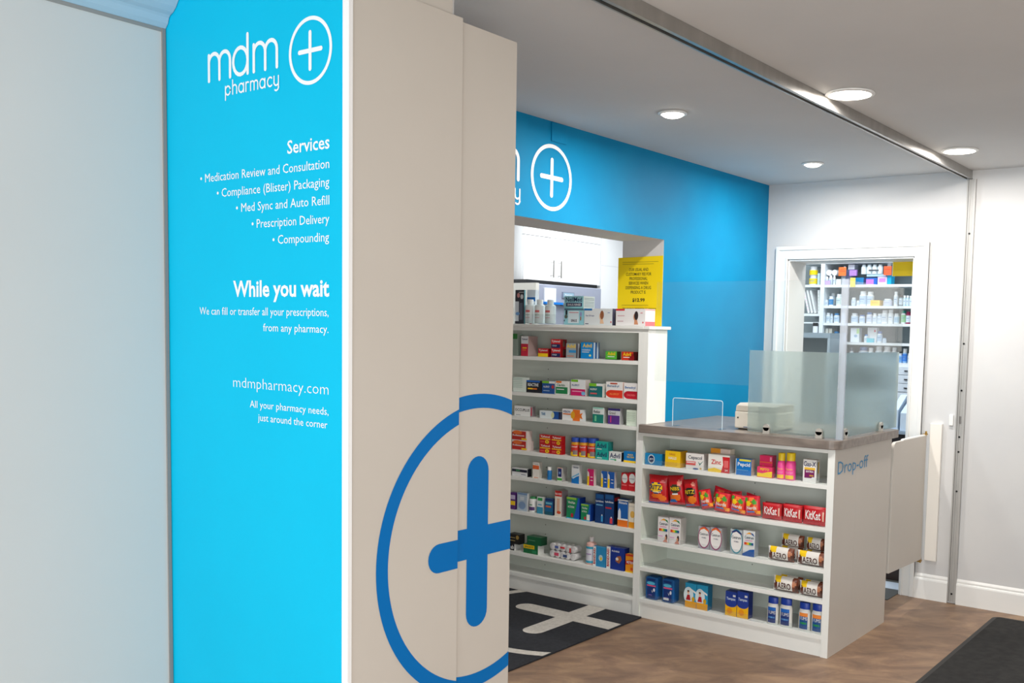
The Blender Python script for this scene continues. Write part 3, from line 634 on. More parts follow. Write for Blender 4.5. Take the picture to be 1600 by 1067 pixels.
pack(r, 949.7, 968.6, 639, 663.6, 'upright purple and grey box on the third shelf', (212, 214, 220), [('r', .0, .0, .96, .56, (92, 50, 140)), ('r', 0, .86, 1, 1, (50, 40, 110)), ('t', 'Gravol', .1, .62, .62, .8, (130, 130, 120)), ('r', .2, .1, .28, .5, (220, 60, 130))], side=(170, 170, 172), dep=.035)
pack(r, 978.5, 996, 640.4, 665, 'pale green box turned sideways at the right end of the third shelf', (222, 236, 220), [('r', .05, z, .8, z+.03, (180, 206, 180)) for z in (.3, .42, .54, .66, .8)], side=(236, 240, 232), dep=.03)
# --- fourth shelf
r = R(XT, TZ[3], 'medicine boxes on the fourth shelf of the tall unit')
ro = [('p', [(0, .05), (.9, .05), (.9, .95), (.3, .95), (0, .8)], (190, 34, 26)), ('e', .35, .8, .3, .2, (230, 110, 40)), ('t', 'Robaxacet', .05, .42, .8, .6, wh), ('r', .62, .08, .96, .24, yl)]
a = pack(r, 800, 824, 690.6, 705.8, 'lower of two stacked red and orange boxes at the left end of the fourth shelf', (236, 226, 222), ro, side=(226, 210, 204), dep=.06)
pack(r, 800, 824, 675.8, 690.6, 'upper of two stacked red and orange boxes at the left end of the fourth shelf', (236, 226, 222), ro, side=(226, 210, 204), dep=.045, lift=a['h']+.0006, h=a['h'])
tb = [('t', 'Tylenol', .1, .64, .9, .9, wh), ('r', .04, .5, .96, .6, yl), ('e', .68, .24, .18, .2, yl), ('t', '8H', .6, .16, .76, .32, dr), ('r', .08, .16, .4, .3, (220, 90, 80))]
for (xa, xb, yy, nm) in ((842.8, 860.4, 709.6, 'left'), (861.2, 877.6, 711.4, 'right')):
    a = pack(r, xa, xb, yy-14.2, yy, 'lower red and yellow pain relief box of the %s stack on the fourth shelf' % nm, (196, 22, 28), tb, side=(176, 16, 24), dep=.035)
    pack(r, xa, xb, yy-28.4, yy-14.2, 'upper red and yellow pain relief box of the %s stack on the fourth shelf' % nm, (196, 22, 28), tb, side=(176, 16, 24), dep=.035, lift=a['h']+.0006, h=a['h'])
for i, (xa, xb, yt, yb, nm) in enumerate(((888.6, 901.4, 684.7, 713.6, 'left'), (901.7, 914, 685.4, 715.2, 'middle'), (914.4, 928.8, 686.4, 717, 'right'))):
    bottle(r, xa, xb, yt, yb, '%s bottle of the three with blue caps and red yellow labels' % nm, (214, 150, 30), (38, 74, 170), (204, 40, 30), [('r', 0, .0, 1, .34, yl), ('t', 'Tylenol', .05, .72, .95, .92, wh), ('r', .5, .1, 1, .5, (130, 120, 120))], ch=.24, cr=.96, sh=.1, lr=(.03, .62))
at_ = [('t', 'Advil', .08, .3, .86, .84, nb), ('r', .12, .12, .5, .2, wh)]
a = pack(r, 930.4, 950.6, 705.6, 719.3, 'lower of two stacked turquoise boxes with dark lettering on the fourth shelf', (20, 172, 160), at_, side=(14, 60, 64), dep=.05)
pack(r, 930.2, 950, 692.4, 705.6, 'upper of two stacked turquoise boxes with dark lettering on the fourth shelf', (20, 172, 160), at_, side=(16, 120, 116), dep=.05, lift=a['h']+.0006, h=a['h'])
pack(r, 951.4, 970.8, 707, 721, 'white box with black lettering beside the turquoise stack', (230, 234, 232), [('t', 'Advil', .06, .3, .9, .86, nb), ('r', .1, .1, .5, .2, (80, 180, 170)), ('e', .52, .12, .08, .1, (60, 160, 90))], side=bk, dep=.03)
pack(r, 974.4, 993.8, 708, 725, 'blue box with yellow base at the right end of the fourth shelf', (0, 124, 196), [('r', 0, 0, 1, .18, yl), ('t', 'ALKA', .3, .66, .76, .8, yl), ('t', 'SELTZER', .26, .44, .84, .58, yl)], side=(0, 100, 160), dep=.03)
# --- fifth shelf
r = R(XT, TZ[4], 'small boxes on the fifth shelf of the tall unit')
pack(r, 800, 824, 736.2, 748.4, 'flat white and dark box lying at the left end of the fifth shelf', (226, 228, 230), [('r', .0, .52, .98, .86, (16, 24, 50)), ('r', .25, .6, .5, .8, (60, 130, 90)), ('r', .6, .2, .9, .26, nb)], side=bk, dep=.04)
pack(r, 832.2, 842, 722.4, 747.6, 'tall white box with orange band on the fifth shelf', (240, 236, 228), [('r', 0, .56, 1, .8, (236, 106, 50)), ('t', 'Polysp', .1, .84, .9, .92, gy), ('r', .2, .02, .9, .06, (240, 150, 110))], side=(204, 200, 190), dep=.03)
bottle(r, 853.3, 859.2, 730.3, 750.5, 'tiny blue bottle with white cap on the fifth shelf', (20, 120, 190), wh, None, ch=.28, cr=.9)
pack(r, 870.6, 878, 731, 752.4, 'narrow navy and green box on the fifth shelf', (236, 236, 232), [('r', .12, .34, .9, .94, (30, 40, 110)), ('r', .0, .08, 1, .24, (60, 176, 60)), ('e', .5, .62, .2, .1, (120, 160, 220)), ('r', 0, .96, 1, 1, (240, 150, 120))], side=(170, 168, 166), dep=.05)
pack(r, 893, 904.6, 727, 756, 'tall white box with blue swoosh on the fifth shelf', (232, 236, 238), [('p', [(0, 0), (1, 0), (1, .44), (.6, .36), (.2, .24), (0, .3)], (0, 120, 200)), ('p', [(0, .34), (.3, .42), (1, .6), (1, .5), (.3, .34), (0, .26)], (120, 190, 226)), ('t', 'Otrivin', .2, .82, .9, .92, (70, 90, 120))], side=(204, 206, 206), dep=.03)
tri = lambda c: [('r', 0, 0, .3, .55, yl), ('p', [(0, .9), (.25, .78), (.3, .6), (.3, 0), (1, 0), (1, 1), (.1, 1)], c), ('r', .5, .3, .85, .34, wh), ('r', .5, .5, .85, .54, wh)]
pack(r, 917.4, 927.6, 733, 758.7, 'tall magenta and yellow box on the fifth shelf', (236, 232, 220), tri(mg), side=(220, 200, 196), dep=.025)
pack(r, 939, 948.8, 736, 761.4, 'left of two tall blue and yellow boxes on the fifth shelf', (236, 232, 220), tri(bl), side=(206, 206, 206), dep=.025)
pack(r, 949.4, 959.8, 737.2, 762.8, 'right of two tall blue and yellow boxes on the fifth shelf', (236, 232, 220), tri(bl), side=(190, 190, 190), dep=.025)
vk = [('e', .5, .68, .42, .27, (222, 226, 224)), ('t', 'BUCKLEY', .15, .62, .85, .7, (120, 120, 140)), ('r', .1, .26, .8, .32, (232, 120, 120))]
pack(r, 970.5, 981, 739, 765.8, 'left of two red and white boxes at the right end of the fifth shelf', (194, 20, 34), vk, dep=.04)
pack(r, 981.4, 993, 739.4, 767.8, 'right of two red and white boxes at the right end of the fifth shelf', (194, 20, 34), vk, dep=.04)
# --- sixth shelf
r = R(XT, TZ[5], 'syrups and ointment boxes on the sixth shelf of the tall unit')
pack(r, 797, 804.8, 771.5, 797.6, 'purple and yellow box at the far left end of the sixth shelf', (84, 40, 120), [('r', .1, .25, 1, .5, yl), ('r', .1, .6, 1, .85, (200, 190, 220))], dep=.03)
pack(r, 807.8, 823.4, 770.6, 798.2, 'pale silver blue box on the sixth shelf', (178, 196, 212), [('r', .06, .9, 1, 1, (120, 150, 190)), ('e', .5, .3, .35, .22, (130, 160, 200)), ('r', .3, .6, .7, .8, (214, 222, 230))], side=(206, 208, 210), dep=.03)
bottle(r, 824, 834.4, 777, 800.6, 'white bottle with green cap and purple base on the sixth shelf', (236, 238, 236), (60, 150, 90), (236, 238, 236), [('r', 0, 0, 1, .4, (86, 60, 120)), ('r', .3, .6, .7, .7, (60, 140, 80))], ch=.14, cr=.8)
pack(r, 838.8, 848.2, 777, 802.6, 'narrow white box with green top and blue base on the sixth shelf', (232, 238, 238), [('r', .1, .78, .9, .96, (50, 170, 90)), ('r', 0, 0, 1, .4, (60, 156, 190)), ('r', .2, .5, .8, .58, (120, 180, 210))], side=(206, 208, 204), dep=.02)
pack(r, 851.4, 863.6, 779.5, 805, 'blue box with orange stripe on the sixth shelf', (20, 106, 160), [('r', 0, .84, 1, 1, (24, 50, 110)), ('r', .08, .46, .76, .56, (230, 110, 60)), ('r', .1, .66, .9, .76, (120, 200, 220)), ('r', 0, 0, 1, .2, (16, 90, 110))], side=(40, 50, 90), dep=.03)
pack(r, 866.6, 877.2, 768.3, 808.4, 'tall white box with red top on the sixth shelf', (238, 232, 220), [('r', 0, .78, 1, 1, (214, 40, 34)), ('t', 'Rub A535', .06, .84, .94, .92, wh), ('r', .3, .2, .7, .7, (236, 190, 160)), ('e', .6, .16, .3, .06, (230, 90, 50))], side=(150, 140, 142), dep=.06)
vx = [('p', [(0, 0), (.55, 0), (.75, .5), (.9, 1), (0, 1)], (20, 140, 90)), ('r', .0, .9, .75, 1, (150, 200, 60)), ('t', 'ViraVan', .1, .7, .66, .82, wh), ('t', 'ACTION', .1, .5, .6, .6, wh), ('e', .45, .16, .1, .1, (200, 30, 60)), ('r', 0, 0, 1, .04, (60, 180, 220))]
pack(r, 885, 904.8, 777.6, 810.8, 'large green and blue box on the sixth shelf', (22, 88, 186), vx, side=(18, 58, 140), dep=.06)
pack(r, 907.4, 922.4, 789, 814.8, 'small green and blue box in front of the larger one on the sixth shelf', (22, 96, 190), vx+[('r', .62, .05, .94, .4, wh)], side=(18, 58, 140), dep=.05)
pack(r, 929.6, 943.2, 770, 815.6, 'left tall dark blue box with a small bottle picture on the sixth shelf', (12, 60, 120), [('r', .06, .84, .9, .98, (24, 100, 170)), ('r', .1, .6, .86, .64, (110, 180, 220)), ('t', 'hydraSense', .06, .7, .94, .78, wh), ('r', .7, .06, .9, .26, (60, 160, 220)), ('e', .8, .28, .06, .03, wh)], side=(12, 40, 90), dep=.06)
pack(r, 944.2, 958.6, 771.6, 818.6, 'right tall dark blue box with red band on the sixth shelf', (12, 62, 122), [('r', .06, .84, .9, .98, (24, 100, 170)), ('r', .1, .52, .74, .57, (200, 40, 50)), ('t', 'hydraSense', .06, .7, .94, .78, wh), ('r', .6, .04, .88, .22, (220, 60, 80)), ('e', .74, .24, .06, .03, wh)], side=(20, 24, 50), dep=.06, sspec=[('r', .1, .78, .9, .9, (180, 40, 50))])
pack(r, 964.7, 980.6, 780.6, 822.8, 'blue box with white bottle picture and orange base on the sixth shelf', (24, 96, 176), [('r', 0, 0, 1, .24, og), ('r', 0, .24, 1, .3, wh), ('p', [(.05, .3), (.05, .56), (.18, .68), (.3, .56), (.32, .3)], (236, 240, 244)), ('t', 'Rhinaris', .1, .84, .9, .93, wh), ('r', .0, .95, 1, 1, wh)], side=(200, 206, 210), dep=.045)
pack(r, 981.8, 993.6, 787.5, 826.2, 'white and orange box at the right end of the sixth shelf', (240, 232, 214), [('r', 0, 0, 1, .24, (240, 160, 30)), ('e', .5, .55, .3, .14, (240, 190, 90)), ('r', .0, .85, 1, .9, (220, 214, 200))], side=(230, 224, 210), dep=.045)
# --- seventh shelf
r = R(XT, TZ[6], 'first aid goods on the seventh shelf of the tall unit')
a = pack(r, 795, 803.5, 852.2, 862.4, 'lower black and white box at the left end of the seventh shelf', bk, [('t', 'ab', .3, .2, .9, .8, wh)], side=(226, 226, 224), dep=.06)
pack(r, 795, 811.5, 837, 852.2, 'upper black box with gold disc at the left end of the seventh shelf', (22, 22, 22), [('e', .8, .7, .14, .22, (170, 140, 70)), ('r', .1, .3, .6, .36, (190, 170, 110)), ('r', .1, .6, .6, .66, (190, 170, 110))], dep=.05, lift=a['h']+.0006)
a = pack(r, 817.8, 840.4, 854.2, 868.4, 'lower green box with yellow label on the seventh shelf', (18, 108, 62), [('r', .0, .52, .76, .92, yl), ('t', 'SENOKOT', .08, .6, .68, .82, (30, 90, 50)), ('r', .6, .1, .9, .4, (40, 140, 90))], side=(228, 230, 226), dep=.06)
pack(r, 823.2, 845, 841.4, 854, 'upper dark green box set back on the seventh shelf', (16, 96, 58), [('r', .1, .5, .6, .56, (120, 170, 130))], side=(14, 70, 42), dep=.06, lift=a['h']+.0006)
rolls = empty('tissue_pack', (at(881, 876, 'X', XT+.05).x, at(881, 876, 'X', XT+.05).y, TZ[6]+.001), 'clear wrapped pack of small white rolls on the seventh shelf', 'tissue pack', r['group'])
TIS = noisy('tissue_wrap', (236, 236, 236), (206, 204, 206), 40, .25, .4, bscale=60, dist=.004)
for j in range(2):
    for i in range(5):
        y = .076-i*.0382
        MB().lathe([(.016, -.03), (.0213, -.029), (.0213, .029), (.016, .03)], TIS, (0, 0, 0), 16).build('roll', rolls, (.015, y, .0225+j*.0435), smooth=True).rotation_euler = (0, math.pi/2, 0)
mb = MB()
for (yy, zz, ww, hh, c) in ((.045, .066, .026, .014, (90, 110, 180)), (.0, .068, .034, .010, (220, 60, 70)), (-.058, .060, .012, .026, (210, 60, 60)), (.045, .022, .032, .018, (220, 80, 110)), (-.02, .02, .03, .016, (60, 80, 130))):
    mb.box(-.0168, -.0156, yy-ww/2, yy+ww/2, zz-hh/2, zz+hh/2, colr(c))
mb.build('printed_wrap', rolls)
bottle(r, 912, 925.6, 842.4, 884.6, 'pink lotion bottle with white cap and teal label on the seventh shelf', (236, 190, 180), (236, 232, 232), (224, 226, 236), [('r', 0, .86, 1, 1, (60, 170, 200)), ('r', 0, 0, 1, .14, (60, 170, 200)), ('r', .2, .5, .8, .58, (180, 160, 200))], ch=.17, cr=.42, sh=.16, lr=(.06, .7))
def ba(c, extra): return [('r', 0, 0, .22, 1, wh), ('r', .22, 0, 1, 1, c)]+extra
o = pack(r, 926.4, 946.4, 858, 888.8, 'light blue plaster box with white spine and red lettering on the seventh shelf', (40, 140, 196), ba((46, 146, 200), [('e', .6, .45, .16, .16, (190, 220, 230)), ('e', .62, .42, .08, .08, yl)]), side=(24, 100, 160), dep=.03)
BRED = M((200, 30, 36), .4)
def vert_text(o, s, u0, u1, v0, v1):
    w_, h_ = o['w'], o['h']; q = MB(); fr = Frame((0, w_/2, 0), (0, 0, 1), (0, 1, 0), (-1, 0, 0))
    q.text(fr, s, h_*v0, -w_*u1, h_*v1, -w_*u0, BRED, .0012, .03); q.build('spine_lettering', o)
vert_text(o, 'BAND-AID', .04, .18, .1, .9)
o = pack(r, 947.2, 975, 859.6, 894.2, 'navy plaster box with white spine and brown plaster picture on the seventh shelf', (22, 50, 140), ba((22, 52, 144), [('p', [(.5, .4), (.72, .3), (.86, .5), (.8, .66), (.6, .62)], (170, 100, 60)), ('e', .6, .5, .08, .07, (230, 220, 210)), ('t', 'FLEXIBLE', .3, .8, .72, .87, wh)]), side=(18, 40, 120), dep=.05)
vert_text(o, 'BAND-AID', .03, .15, .1, .9)
pack(r, 977, 990.8, 869.6, 897.8, 'orange and red box at the right end of the seventh shelf', (240, 150, 30), [('p', [(0, .4), (1, .52), (1, .74), (0, .62)], (200, 40, 30)), ('t', 'MOTRIN', .12, .48, .88, .62, wh), ('r', 0, .0, 1, .06, yl), ('e', .7, .2, .14, .08, (220, 80, 30)), ('r', 0, .9, 1, 1, (206, 60, 30))], side=(206, 60, 30), dep=.03)
# --- goods on top of the tall unit
r = R(XT-.012, 1.641, 'goods on the top board of the tall unit')
nm_ = [('t', 'NeilMed', .08, .54, .92, .9, nb), ('r', .1, .16, .92, .46, nb), ('t', 'SINUS RINSE', .16, .22, .86, .4, wh), ('r', 0, .0, 1, .06, (120, 200, 210))]
a = pack(r, 881.4, 911.8, 482, 507.2, 'lower light blue sinus rinse box with bottle picture on the top board', (150, 210, 222), [('r', 0, .9, 1, 1, (90, 120, 140)), ('r', .2, .1, .76, .86, (218, 236, 242)), ('r', .07, .62, .16, .9, bk), ('e', .1, .5, .08, .12, (90, 100, 90)), ('t', 'SINUS', .36, .18, .66, .34, (90, 50, 70)), ('r', .26, .74, .74, .78, (210, 120, 130)), ('e', .86, .66, .05, .14, (160, 160, 210)), ('r', .83, .28, .88, .5, (190, 120, 70)), ('r', .0, .2, .04, .3, bk)], side=(140, 196, 210), dep=.09, setb=.03)
pack(r, 881.6, 911.6, 461.6, 481, 'upper light blue sinus rinse box with navy lettering on the top board', (160, 220, 230), nm_, side=(206, 220, 224), dep=.11, setb=.03, lift=a['h']+.001, sspec=[('r', .06, z, .94, z+.04, (120, 140, 150)) for z in (.15, .27, .4, .52, .68, .8)])
def head(hair, skin, x, y, s=1.):
    return [('p', [(x-.05*s, y-.42*s), (x+.09*s, y-.42*s), (x+.05*s, y-.18*s), (x+.02*s, y), (x-.04*s, y-.1*s)], skin), ('e', x-.03*s, y+.02*s, .045*s, .2*s, skin), ('p', [(x-.075*s, y+.0*s), (x-.055*s, y+.06*s), (x-.05*s, y-.04*s)], skin), ('e', x+.02*s, y+.1*s, .065*s, .26*s, hair)]
pack(r, 912.6, 956.6, 482.4, 508.4, 'white ear care box with blue tab and brown haired head picture', (226, 232, 234), [('r', 0, .88, .28, 1, (30, 120, 190)), ('t', 'Ear Drops', .06, .5, .36, .62, (110, 120, 160)), ('r', .04, .06, .16, .1, nb)]+head((150, 92, 60), (236, 196, 160), .62, .52)+[('e', .96, .2, .02, .05, (200, 40, 50)), ('r', .84, .74, .92, .78, (150, 170, 210))], side=(70, 70, 96), dep=.09, setb=.03)
pack(r, 962, 1008, 482.6, 509.2, 'white ear care box with red tab and dark haired head picture', (236, 234, 234), [('r', 0, .88, .3, 1, (214, 60, 70)), ('r', .06, .56, .3, .6, (206, 150, 160)), ('r', .06, .24, .26, .28, (200, 160, 170))]+head((50, 40, 42), (206, 146, 110), .68, .5)+[('e', .93, .2, .02, .05, (200, 40, 50)), ('r', .84, .74, .92, .78, (220, 130, 140))], side=(238, 224, 222), dep=.10, setb=.03, sspec=[('r', .0, .0, 1, .26, (232, 110, 116)), ('r', 0, .92, 1, .97, (220, 130, 130))])
# clear display tray with three bottles and a card, dark leaflet
tr = empty('display_tray', (XT+.06, 3.72, 1.6415), 'clear acrylic tray on the top board holding three translucent bottles', 'tray', r['group'])
MB().box(-.04, -.037, -.12, .16, 0, .06, ACR).box(-.0365, .018, -.12, .16, 0, .003, ACR).box(-.0365, .018, -.12, -.117, .0035, .06, ACR).box(-.0365, .018, .157, .16, .0035, .06, ACR).build('tray_shell', tr)
rb = R(XT, 1.645, r['group'])
for (xa, xb, nm) in ((817, 829.5, 'left'), (831.5, 844.5, 'middle'), (847.5, 861, 'right')):
    bottle(rb, xa, xb, 469, 506.4, '%s one of three pale bottles with pink print in the clear tray' % nm, (240, 250, 250), (244, 250, 250), (244, 250, 250), [('r', .3, .62, .8, .78, (226, 120, 120)), ('r', .3, .2, .8, .24, (230, 170, 170)), ('r', .3, .4, .8, .46, (190, 210, 190))], ch=.2, cr=.6, setb=.03)
o = pack(rb, 823.4, 836.4, 446.6, 470, 'white card box with blue stripe standing behind the pale bottles', (232, 242, 250), [('r', 0, .66, 1, .78, (20, 110, 190)), ('e', .5, .06, .22, .1, (214, 40, 40)), ('r', .1, .36, .9, .5, (190, 224, 246))], setb=.1, dep=.03, lift=0, h=.205)
lf = pack(r, 804.5, 818.5, 454.5, 507.5, 'dark leaflet stand with two pills pictured at the left of the top board', (50, 54, 66), [('r', 0, .08, .42, .66, (225, 232, 238)), ('e', .36, .84, .16, .07, (214, 150, 150)), ('e', .74, .8, .16, .07, (226, 230, 232)), ('r', .5, .12, .85, .62, (96, 104, 120)), ('e', .3, .3, .22, .05, (120, 170, 220)), ('r', .4, .92, .95, .94, (200, 204, 206))], side=(120, 190, 200), dep=.012, setb=.05, cat='leaflet', name='leaflet_stand')
jar = empty('clear_bags', (XT+.085, 3.575, 1.642), 'clear stack of plastic sleeves beside the sinus rinse boxes', 'plastic sleeves', r['group'])
for i in range(4):
    MB().box(-.04, .04, -.0012, .0012, 0, .09+.004*(i % 3), ACR).build('sleeve', jar, (0, .05-i*.013, 0), rz=.03*i)
# yellow notice on the jamb
no = empty('yellow_notice', (XO-.004, 3.17, 1.643), 'yellow paper notice with black capitals fixed on the opening jamb', 'notice')
fn_ = Frame((-.0012, .155, 0), (0, -1, 0), (0, 0, 1), (-1, 0, 0)); W_, H_ = .306, .392
MB().prism(fn_, [(0, 0), (W_, 0), (W_, H_+.006), (W_*.5, H_+.003), (0, H_)], -.0012, 0, M((244, 214, 0), .55)).build('paper', no)
q = MB(); NK = M((40, 38, 20), .5)
for i, t in enumerate(('OUR USUAL AND', 'CUSTOMARY FEE FOR', 'PROFESSIONAL', 'SERVICES WHEN', 'DISPENSING A DRUG', 'PRODUCT IS')):
    ww = .0125*len(t)*.82; z = H_*(.80-.066*i); q.text(fn_, t, W_/2-.01-ww/2, z, W_/2-.01+ww/2, z+.018, NK, .0005, .012)
q.text(fn_, '$12.99', W_*.34, H_*.345, W_*.62, H_*.405, NK, .0005, .03)
q.text(fn_, 'This service is regulated by our pharmacy', W_*.12, H_*.245, W_*.88, H_*.265, NK, .0005, .02)
q.text(fn_, 'to professional dispensing, counselling', W_*.12, H_*.21, W_*.86, H_*.23, NK, .0005, .02)
for z, a_, b_ in ((.93, .1, .9), (.90, .1, .8), (.30, .1, .7), (.17, .1, .5), (.14, .1, .46), (.10, .1, .6), (.07, .1, .56)):
    q.box(-.002, -.0016, .155-W_*b_, .155-W_*a_, H_*z, H_*z+.0022, M((150, 134, 30), .6))
q.build('lettering', no)

# ------------------------------------------------------------------ counter shelves
XC = XS
r = R(XC, CZ[0], 'remedies on the top shelf of the counter unit')
pack(r, 1007.6, 1033.8, 710.8, 728.4, 'low bright blue box with round emblem at the left end of the counter top shelf', (0, 132, 190), [('e', .38, .5, .2, .42, (200, 214, 220)), ('e', .38, .52, .15, .3, nb), ('t', 'gum', .28, .42, .5, .58, wh)], side=(0, 100, 150), dep=.03)
pack(r, 1039, 1062.6, 706.6, 731.8, 'deep yellow cough drop box on the counter top shelf', (246, 200, 10), [('t', 'HALLS', .28, .74, .66, .86, (190, 90, 40)), ('t', 'HALLS', .22, .48, .74, .64, wh), ('r', .06, .1, .8, .3, (236, 186, 8))], side=(214, 160, 4), top=(120, 110, 60), dep=.075)
pack(r, 1071.4, 1099.2, 710.6, 735.8, 'white lozenge box with teal tick on the counter top shelf', (238, 234, 230), [('t', 'Cepacol', .12, .58, .9, .86, (30, 50, 70)), ('r', .0, .26, .55, .5, (220, 96, 92)), ('r', .04, .4, .5, .45, wh), ('p', [(.68, .52), (.78, .28), (1, .62), (.8, .4)], (60, 130, 120)), ('e', .56, .06, .16, .05, (60, 90, 150)), ('e', .84, .1, .06, .06, (220, 180, 110))], side=(190, 186, 184), dep=.05)
zi = pack(r, 1106, 1139.6, 714, 741.6, 'white and red lozenge box with yellow base on the counter top shelf', (240, 238, 230), [('p', [(.6, 0), (1, 0), (1, .9), (.66, .9), (.7, .45)], (206, 30, 40)), ('t', 'Zinc', .14, .44, .6, .7, (206, 40, 40)), ('p', [(0, 0), (.6, 0), (.64, .14), (.3, .24), (0, .14)], (244, 206, 50)), ('t', '24', .78, .1, .92, .2, wh), ('r', .74, .3, .94, .7, (230, 110, 110))], side=(180, 176, 176), dep=.06)
pack(r, 1110.4, 1141, 704.4, 714, 'orange topped white box peeking out above the zinc lozenge box', (240, 226, 206), [('r', 0, .5, .5, 1, (240, 160, 40)), ('r', .5, .5, 1, 1, (232, 210, 200))], dep=.05, setb=.085, h=zi['h']*1.25)
pack(r, 1149.2, 1173.4, 719.8, 745, 'blue antacid box with white lettering on the counter top shelf', (0, 116, 196), [('r', .22, .86, .96, .98, (226, 214, 60)), ('t', 'Pepcid', .12, .48, .92, .78, wh), ('r', .06, .3, .8, .33, (110, 180, 220)), ('r', .0, 0, .03, 1, wh)], side=(206, 190, 176), dep=.045, sspec=[('r', .8, 0, .9, 1, (70, 90, 110))])
pb = pack(r, 1182.6, 1206, 732.6, 748.8, 'lower pink and yellow chewable tablets box on the counter top shelf', (230, 60, 110), [('p', [(0, .05), (1, .05), (1, .62), (.7, .55), (.35, .38), (0, .42)], (250, 214, 30)), ('t', 'PEPTO', .2, .66, .8, .9, yl)], side=(210, 40, 96), dep=.03)
pack(r, 1186.6, 1206.6, 715.4, 732.8, 'upper pink box set back above the pink and yellow one', (226, 40, 100), [('r', 0, .66, 1, .7, og), ('t', 'Pepto', .25, .3, .75, .54, (190, 120, 40)), ('r', .8, .74, .94, .94, (240, 160, 190))], side=(196, 30, 86), dep=.045, setb=.052, lift=0, h=pb['h']*2.05)
for (xa, xb, yt, yb, nm) in ((1211.6, 1223.6, 710.2, 751, 'left'), (1224, 1239, 710.8, 753, 'right')):
    bottle(r, xa, xb, yt, yb, '%s of two pink liquid bottles with yellow caps on the counter top shelf' % nm, (240, 70, 150), (240, 206, 20), (240, 80, 160), [('r', 0, .04, 1, .3, yl), ('p', 0, 0), ('t', 'Pepto', .1, .62, .9, .78, yl), ('t', 'Bismol', .1, .46, .9, .6, yl)] if 0 else [('r', 0, .04, 1, .3, yl), ('t', 'Pepto', .1, .62, .9, .8, yl), ('t', 'Bismol', .1, .42, .9, .56, (250, 180, 210))], ch=.3, cr=.86, sh=.1, lr=(.02, .55))
pack(r, 1254, 1274.6, 719.2, 755, 'tall white gas relief box with purple panel at the right of the counter top shelf', (240, 238, 234), [('t', 'Gas-X', .04, .7, .96, .92, nb), ('r', .1, .56, .92, .66, (236, 190, 60)), ('r', .12, .2, .88, .56, (118, 20, 90)), ('t', 'EXTRA', .24, .44, .8, .52, wh), ('r', .5, .28, .8, .34, (200, 150, 60)), ('e', .8, .2, .14, .05, wh)], side=(226, 224, 220), dep=.045, sspec=[('r', .3, .1, .5, .9, (110, 110, 112)), ('r', .5, .4, .7, .9, yl)])
# crisps and sweets
r = R(XC, CZ[1], 'snack bags on the second shelf of the counter unit')
ritz = [('e', .42, .56, .36, .2, (18, 60, 130)), ('e', .42, .57, .33, .16, yl), ('t', 'RITZ', .14, .5, .72, .66, nb), ('e', .5, .28, .3, .09, (240, 120, 30)), ('e', .75, .2, .22, .1, og), ('r', 0, .0, 1, .06, (24, 90, 170)), ('e', .76, .78, .14, .05, (230, 120, 120)), ('t', 'Crisps', .3, .38, .7, .45, wh)]
bag(r, 1011.5, 1041, 743, 787, 'red cracker bag with yellow oval, left of the three large red bags', (196, 14, 26), ritz, dep=.05, seed=1, rz=.12)
bag(r, 1027, 1054, 740.5, 780, 'dark red bag top showing behind the left cracker bag', (160, 12, 24), [('e', .5, .5, .3, .2, (180, 40, 30))], dep=.03, seed=2, setb=.085)
bag(r, 1043.4, 1068, 744, 790, 'red snack bag with yellow lettering, middle of the three large red bags', (190, 14, 28), [('e', .52, .56, .34, .15, (60, 60, 40)), ('t', 'NIBS', .22, .5, .8, .62, yl), ('e', .5, .26, .34, .12, og), ('e', .3, .14, .24, .06, (24, 110, 190)), ('r', .3, .36, .7, .4, wh), ('e', .8, .74, .12, .09, (236, 150, 130))], dep=.05, seed=3, roll=-.12)
bag(r, 1069, 1091, 750.5, 793.5, 'red snack bag with black and yellow lettering, right of the three large red bags', (196, 16, 26), [('e', .5, .55, .4, .16, (24, 30, 24)), ('t', 'RITZ', .16, .48, .84, .62, (236, 200, 40)), ('e', .6, .26, .3, .14, (240, 130, 30)), ('r', .0, .06, .7, .12, (26, 110, 180)), ('e', .76, .82, .14, .06, (236, 150, 130))], dep=.045, seed=4, roll=-.16)
cn = [('e', .5, .5, .46, .42, (222, 60, 40)), ('e', .15, .8, .12, .12, (60, 160, 60)), ('e', .88, .15, .12, .1, (250, 170, 50)), ('e', .5, .84, .16, .1, (250, 120, 60)), ('e', .3, .62, .16, .16, yl), ('e', .7, .35, .16, .2, (244, 130, 40)), ('e', .68, .7, .14, .14, (70, 160, 50)), ('t', 'Nerds', .18, .32, .82, .5, wh), ('r', .1, .14, .7, .26, (90, 140, 210)), ('e', .16, .3, .1, .1, (240, 90, 120))]
cn2 = [('e', .45, .55, .42, .38, (236, 80, 50)), ('e', .35, .7, .2, .14, (246, 170, 50)), ('e', .85, .5, .12, .2, (90, 170, 60)), ('e', .2, .2, .14, .1, (250, 200, 70)), ('e', .72, .34, .2, .22, (60, 160, 60)), ('t', 'Gummies', .12, .3, .88, .5, wh), ('e', .7, .74, .16, .12, (250, 200, 60)), ('r', .2, .1, .9, .2, (90, 150, 210)), ('e', .2, .8, .12, .1, (210, 20, 60))]
